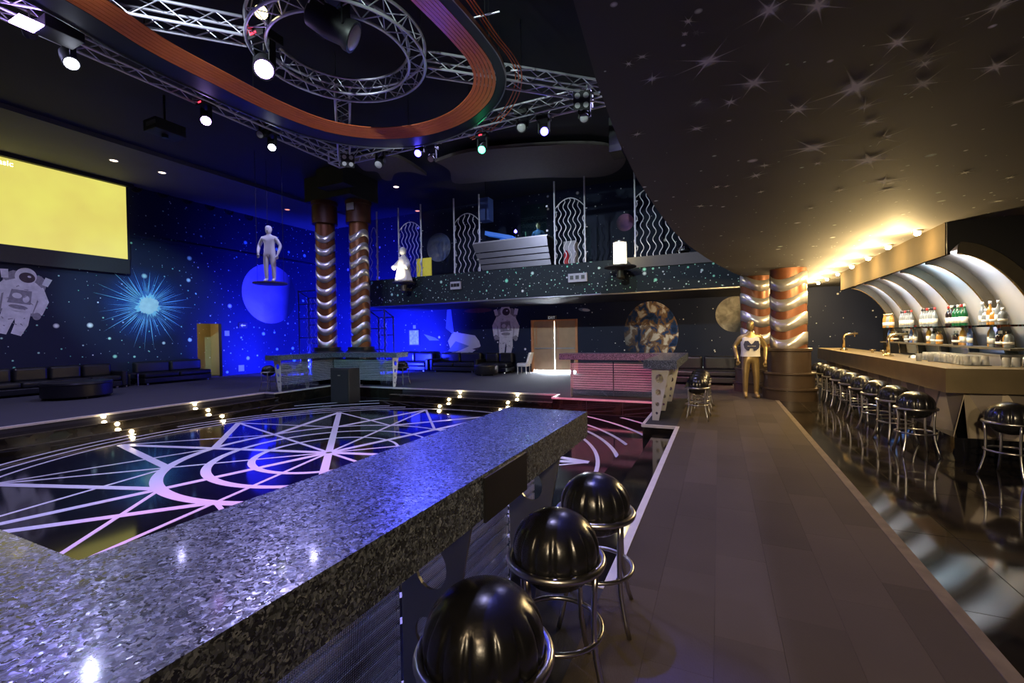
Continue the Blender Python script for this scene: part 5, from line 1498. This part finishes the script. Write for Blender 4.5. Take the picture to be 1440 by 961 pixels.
for i in range(10, len(tk_path) - 8, 14):
    p_ = offset_path(tk_path, .1, 0)[i]; rod('hanger', p_ + Z * .05, (p_.x, p_.y, ZC), .008, 'black_metal', rt)
    q_ = offset_path(tk_path, -.06, .03)[i]; rod('joint_pin', q_ - Z * .0, q_ + Vector((0, 0, .18)), .012, 'orange_track', rt)
outer = smooth_path([at(px, py, z=6.45) for px, py in ((640, -35), (672, 8), (700, 50), (722, 78), (733, 100), (732, 125), (722, 148), (706, 168), (686, 186), (664, 197))], 6)
ot = thing('race_track', 'three thin orange lanes of the outer race track at its sharp bend', 'race track', outer[20])
for k in range(3): tube('track_rail', offset_path(outer, .06 * k, .02 * k), .011, 'orange_track', ot, 6)
for i in (8, 24, 40): rod('bracket', offset_path(outer, -.25, 0)[i], offset_path(outer, .2, .03)[i], .015, 'truss_alu', ot); rod('hanger', outer[i], (outer[i].x, outer[i].y, ZC), .006, 'black_metal', ot)

# ------------------------------------------------------------------ lamps of the rig
def moving_head(px, py, z, aim, lens, label, energy=0, color=(1, 1, 1), s=1.0, display=True, spot=55, target=None, top=None):
    p = at(px, py, z=z) if z > 0 else (at(px, py, x=xl) if z == -1 else at(px, py, y=yb_))
    t = thing('moving_head_light', label, 'stage light', p)
    d = (Vector(aim) - p).normalized() if aim is not None else Vector((0, 0, -1))
    q = d.to_track_quat('Z', 'Y').to_matrix().to_4x4()
    def hd(prof, name, m, par):
        V, Fc = lathe_vf(prof, 20); V = [tuple(q @ Vector(v) + p) for v in V]
        o = put(name, data(name, V, Fc), m, par); o.data.polygons.foreach_set('use_smooth', [len(f.vertices) == 4 for f in o.data.polygons]); o.data.set_sharp_from_angle(angle=R(40)); return o
    h = hd([(.05 * s, -.2 * s), (.10 * s, -.17 * s), (.115 * s, -.02 * s), (.10 * s, .10 * s), (.115 * s, .13 * s), (.115 * s, .17 * s)], 'lamp_head', 'black_plastic', t)
    hd([(.095 * s, .171 * s), (.08 * s, .185 * s), (.03 * s, .195 * s)], 'lens', lens, h)
    zb = p.z + .24 * s
    for k in (-1, 1): box('yoke_arm', (p.x + k * .13 * s - .015, p.x + k * .13 * s + .015, p.y - .04 * s, p.y + .04 * s, p.z - .05 * s, zb), 'black_plastic', t)
    b_ = box('base', (p.x - .16 * s, p.x + .16 * s, p.y - .13 * s, p.y + .13 * s, zb, zb + .11 * s), 'black_plastic', t, bev=.012)
    if display: box('display', (p.x - .045 * s, p.x + .045 * s, p.y - .13 * s - .006, p.y - .13 * s, zb + .035 * s, zb + .06 * s), 'led_red', b_)
    zt_ = top or max(zb + .11 * s + .02, ZTR - .165)
    rod('clamp', (p.x, p.y, zb + .11 * s), (p.x, p.y, zt_), .02, 'tube_steel', t)
    if not top: rod('clamp_bar', (p.x - .17, p.y - .17, zt_), (p.x + .17, p.y + .17, zt_), .015, 'tube_steel', t)
    if energy:
        light('beam', 'SPOT', p + d * .22 * s, energy, color, target if target is not None else aim, .06, None, spot, .6, parent=t)
    return t
EYEP = (0, 0, 1.5)
moving_head(97, 82, -1, (-4, 3, 0), 'lens_white', 'moving head with white lens hung low on the left truss, red display lit', 160, (0.6, 0.65, 1.0), 1.0, True, 70, (-5, 3.5, 0))
moving_head(290, 166, -1, (-4, 2, 0), 'lens_violet', 'moving head with violet lens under the middle of the left truss', 160, (0.55, 0.35, 1.0), .95, True, 60, (-7, 3, 0))
moving_head(383, 204, -1, (-5, 3, 0), 'lens_white', 'moving head with small white lens near the left truss corner', 120, (0.7, 0.7, 1.0), .85, True, 60, (-8, 6, 0))
moving_head(372, 92, 6.25, (-2.5, 1.5, 1.0), 'lens_violet', 'big wash light with glaring white violet lens under the ring truss', 500, (0.5, 0.45, 1.0), 1.5, True, 75, (-4.2, 2.6, 0), ZTR - .15)
moving_head(590, 213, -2, (-5, 2, 0), 'lens_blue', 'moving head glaring deep blue under the back truss', 850, (0.06, 0.08, 1.0), .9, False, 75, (-1.6, 1.8, .7))
moving_head(679, 208, -2, (-3, 2, 0), 'lens_green', 'moving head with bright green lens and red display under the back truss', 60, (0.05, 1.0, 0.35), .9, True, 50, (-6, 4, 0))
moving_head(468, 35, 6.3, (-3.3, 6.5, 5.0), 'lens_off', 'large unlit grey scanner head hanging inside the ring truss', 0, s=2.0, display=False, top=ZC)
moving_head(735, 178, -2, (-3, 4, 3), 'lens_off', 'unlit moving head on the back truss between the green lamp and the corner', 0, s=1.0, display=False)
moving_head(765, 184, -2, (-2, 6, 4), 'lens_blue', 'moving head with faint blue lens near the truss corner by the low ceiling', 0, s=.9, display=False)
moving_head(822, 163, -2, (-2, 6, 3), 'lens_off', 'dark moving head under the truss corner by the low starry ceiling', 0, s=.9, display=False)
moving_head(608, 222, -2, (-5, 3, 2), 'lens_off', 'small unlit lamp with pale lens beside the blue moving head', 0, s=.8, display=False)
moving_head(535, 228, -2, (-7, 5, 2), 'lens_off', 'dark moving head beside the truss corner above the balcony planet', 0, s=1.0, display=False)
moving_head(370, 188, -1, (-8, 2, 3), 'lens_off', 'dark moving head on the left truss beside the small white lens lamp', 0, s=.8, display=False)
# violet flood with two tubes on the left truss
p = at(57, 40, z=6.25)
t = thing('flood_light', 'square violet blue flood light with glowing tubes on the left truss', 'stage light', p)
box('housing', (p.x - .20, p.x + .20, p.y - .02, p.y + .44, p.z - .02, p.z + .16), 'black_plastic', t, bev=.01)
box('reflector', (p.x - .17, p.x + .17, p.y - .28, p.y - .02, p.z - .03, p.z - .01), 'lens_violet', t)
for dx in (-.07, .07): tube('lamp_tube', [(p.x + dx, p.y - .26, p.z - .05), (p.x + dx, p.y - .04, p.z - .05)], .02, 'lens_blue', t, 8)
rod('clamp', (p.x, p.y + .2, p.z + .16), (p.x, p.y + .2, ZTR - .12), .02, 'tube_steel', t)
light('flood_beam', 'AREA', (p.x, p.y - .15, p.z - .08), 60, (0.25, 0.2, 1.0), (p.x + 1, p.y, 0), .3, parent=t)
# yellow lamp on the ring
p = at(367, 17, z=6.55)
t = thing('par_can', 'small par lamp shining yellow on the ring truss', 'stage light', p)
qd = (Vector(EYEP) - p).normalized().to_track_quat('Z', 'Y').to_matrix().to_4x4()
for nm, prof, m in (('can', [(.06, -.2), (.09, -.16), (.10, .02), (.10, .04)], 'black_plastic'), ('lens', [(.092, .041), (.05, .05), (.01, .052)], 'lens_yellow')):
    V, Fc = lathe_vf(prof, 20); put(nm, data(nm, [tuple(qd @ Vector(v) + p) for v in V], Fc), m, t)
rod('clamp', p - Z * .02, p + Z * .25 + Vector((0, 0, 0)), .015, 'tube_steel', t)
# four-lens blinders
for px, py, lab in ((489, 226, 'four lens blinder under the truss corner near the copper columns'), (818, 141, 'four lens blinder on the truss corner near the low starry ceiling')):
    p = at(px, py, z=6.3)
    t = thing('blinder_light', lab, 'stage light', p)
    d = (Vector(EYEP) - p).normalized(); U_ = d.cross(Z).normalized(); W_ = U_.cross(d)
    prism('case', [(-.17, -.17), (.17, -.17), (.17, .17), (-.17, .17)], p, U_, W_, d, -.1, 'black_plastic', t)
    for a in (-.085, .085):
        for b in (-.085, .085): prism('lens', ell(a, b, .055, .055, n=16), p + d * .002, U_, W_, d, .012, 'lens_off', t)
    rod('clamp', p - d * .05, p - d * .05 + Z * .25, .02, 'tube_steel', t)
# projector hanging from the ceiling
p = at(232, 182, z=6.6)
t = thing('projector', 'black projector hanging on a pole in front of the screen', 'projector', p)
box('body', (p.x - .25, p.x + .25, p.y - .33, p.y + .33, p.z - .13, p.z + .13), 'black_plastic', t, bev=.015)
box('front_vent', (p.x - .1, p.x + .26, p.y - .345, p.y - .33, p.z - .04, p.z + .05), 'plate_steel', t)
lathe('lens_barrel', [(.07, 0), (.07, .08)], 'black_metal', t, 16, (p.x - .0, p.y, p.z - .21))
rod('pole', (p.x, p.y, p.z + .13), (p.x, p.y, ZC), .025, 'black_metal', t)
# dark loudspeaker under the mezzanine edge
p = at(868, 192, y=12.0)
t = thing('hung_speaker', 'long dark loudspeaker hung beside the edge of the low ceiling', 'speaker', p)
box('cabinet', (p.x - .16, p.x + .16, p.y - .3, p.y + .3, p.z - .5, p.z + .4), 'black_plastic', t, bev=.01); rod('hanger', p + Z * .4, (p.x, p.y, ZC), .012, 'black_metal', t)
# recessed ceiling lights
for k, (px, py, m, lab) in enumerate(((160, 226, 'downlight_on', 'small recessed downlight glowing yellow in front of the screen'), (228, 243, 'downlight_on', 'slim recessed downlight glowing white past the screen edge'), (404, 295, 'downlight_orange', 'recessed downlight glowing orange near the tall columns'), (600, 302, 'downlight_orange', 'recessed downlight glowing orange over the balcony'), (557, 263, 'downlight_on', 'pale recessed downlight over the balcony front'))):
    zc_ = 7.27 if k < 3 else ZC
    p = at(px, py, z=zc_ - .01); p.y = min(p.y, YB - .3)
    t = thing('downlight', lab, 'ceiling light', (p.x, p.y, zc_))
    lathe('ring', [(.12, -.012), (.13, 0)], 'plate_grey', t, 24, world=False); lathe('lens', [(.001, -.018), (.10, -.0125)], m, t, 24, world=False)
# cut-out ceiling clouds over the balcony end of the hall
def cloud(label, pts):
    P3 = [at(px, py, z=7.1) for px, py in pts]
    c = sum(P3, Vector()) / len(P3)
    P3 = smooth_path([(p_.x, p_.y, 0) for p_ in P3 + [P3[0]]], 5)[:-1]
    o = prism('ceiling_cloud', [(p_.x - c.x, p_.y - c.y) for p_ in P3], (0, 0, 0), X, Y, Z, .1, 'cloud_taupe'); o.location = (c.x, c.y, 7.1)
    tag(o, label, 'ceiling panel', 'wavy ceiling panels')
    for dx in (-.3, .3): pass
    return o
cloud('wavy edged taupe ceiling panel beside the blue stage lamp', [(498, 226), (520, 220), (560, 222), (600, 247), (578, 242), (556, 244), (550, 254), (538, 252), (530, 242), (512, 240)])
cloud('large smooth taupe ceiling panel above the DJ booth', [(612, 228), (660, 214), (760, 205), (850, 205), (880, 225), (850, 248), (760, 250), (690, 255), (640, 258), (632, 240)])

# unseen lamps on the near side; mural and balcony ones added to brighten
def unseen_lamp(loc, target, energy, color, lens, spot, label):
    p = Vector(loc)
    t = thing('par_can', label, 'stage light', p)
    d = (Vector(target) - p).normalized(); q = d.to_track_quat('Z', 'Y').to_matrix().to_4x4()
    for nm, prof, m in (('can', [(.05, -.2), (.08, -.16), (.09, .02), (.09, .04)], 'black_plastic'), ('lens', [(.082, .041), (.05, .05), (.01, .052)], lens)):
        V, Fc = lathe_vf(prof, 16); put(nm, data(nm, [tuple(q @ Vector(v) + p) for v in V], Fc), m, t)
    rod('clamp', p, (p.x, p.y, ZC), .012, 'tube_steel', t)
    light('beam', 'SPOT', p + d * .07, energy, color, target, .06, None, spot, .7, parent=t)
unseen_lamp((xl, 3.2, 6.35), (XL, 9.4, 2.95), 3000, (0.45, 0.85, 1.0), 'lens_white', 26, 'unseen par lamp added to brighten the starburst mural')
unseen_lamp((xl, 2.6, 6.35), (XL, 6.2, 2.6), 400, (0.8, 0.8, 1.0), 'lens_white', 40, 'unseen par lamp added to brighten the astronaut mural')
unseen_lamp((-4.8, 1.6, 6.35), (-2.4, 10.6, .5), 3300, (1.0, 0.12, 0.25), 'lens_off', 24, 'red par lamp turned on the counter below the earth mural')
unseen_lamp((-7.0, 1.6, 6.35), (-10.6, 11.0, .5), 900, (0.35, 0.95, 1.0), 'lens_off', 26, 'teal par lamp turned on the corner counter')
unseen_lamp((-5.6, 1.2, 6.35), (-4.8, 3.8, -.36), 900, (1.0, 0.15, 0.55), 'lens_off', 40, 'magenta par lamp turned on the dance floor')
unseen_lamp((-7.4, 1.2, 6.35), (-8.0, 14, 4.2), 1300, (0.75, 0.85, 1.0), 'lens_off', 46, 'unseen white par lamp added to brighten the balcony rails')
unseen_lamp((-4.2, 1.2, 6.35), (-2.6, 14, 4.0), 1300, (0.75, 0.95, 0.9), 'lens_off', 46, 'unseen white par lamp added to brighten the balcony end')
unseen_lamp((-2.6, 4.2, 6.45), (-.66, 1.6, .75), 1800, (0.05, 0.07, 1.0), 'lens_blue', 20, 'blue par lamp turned on the ball stools at the near counter')
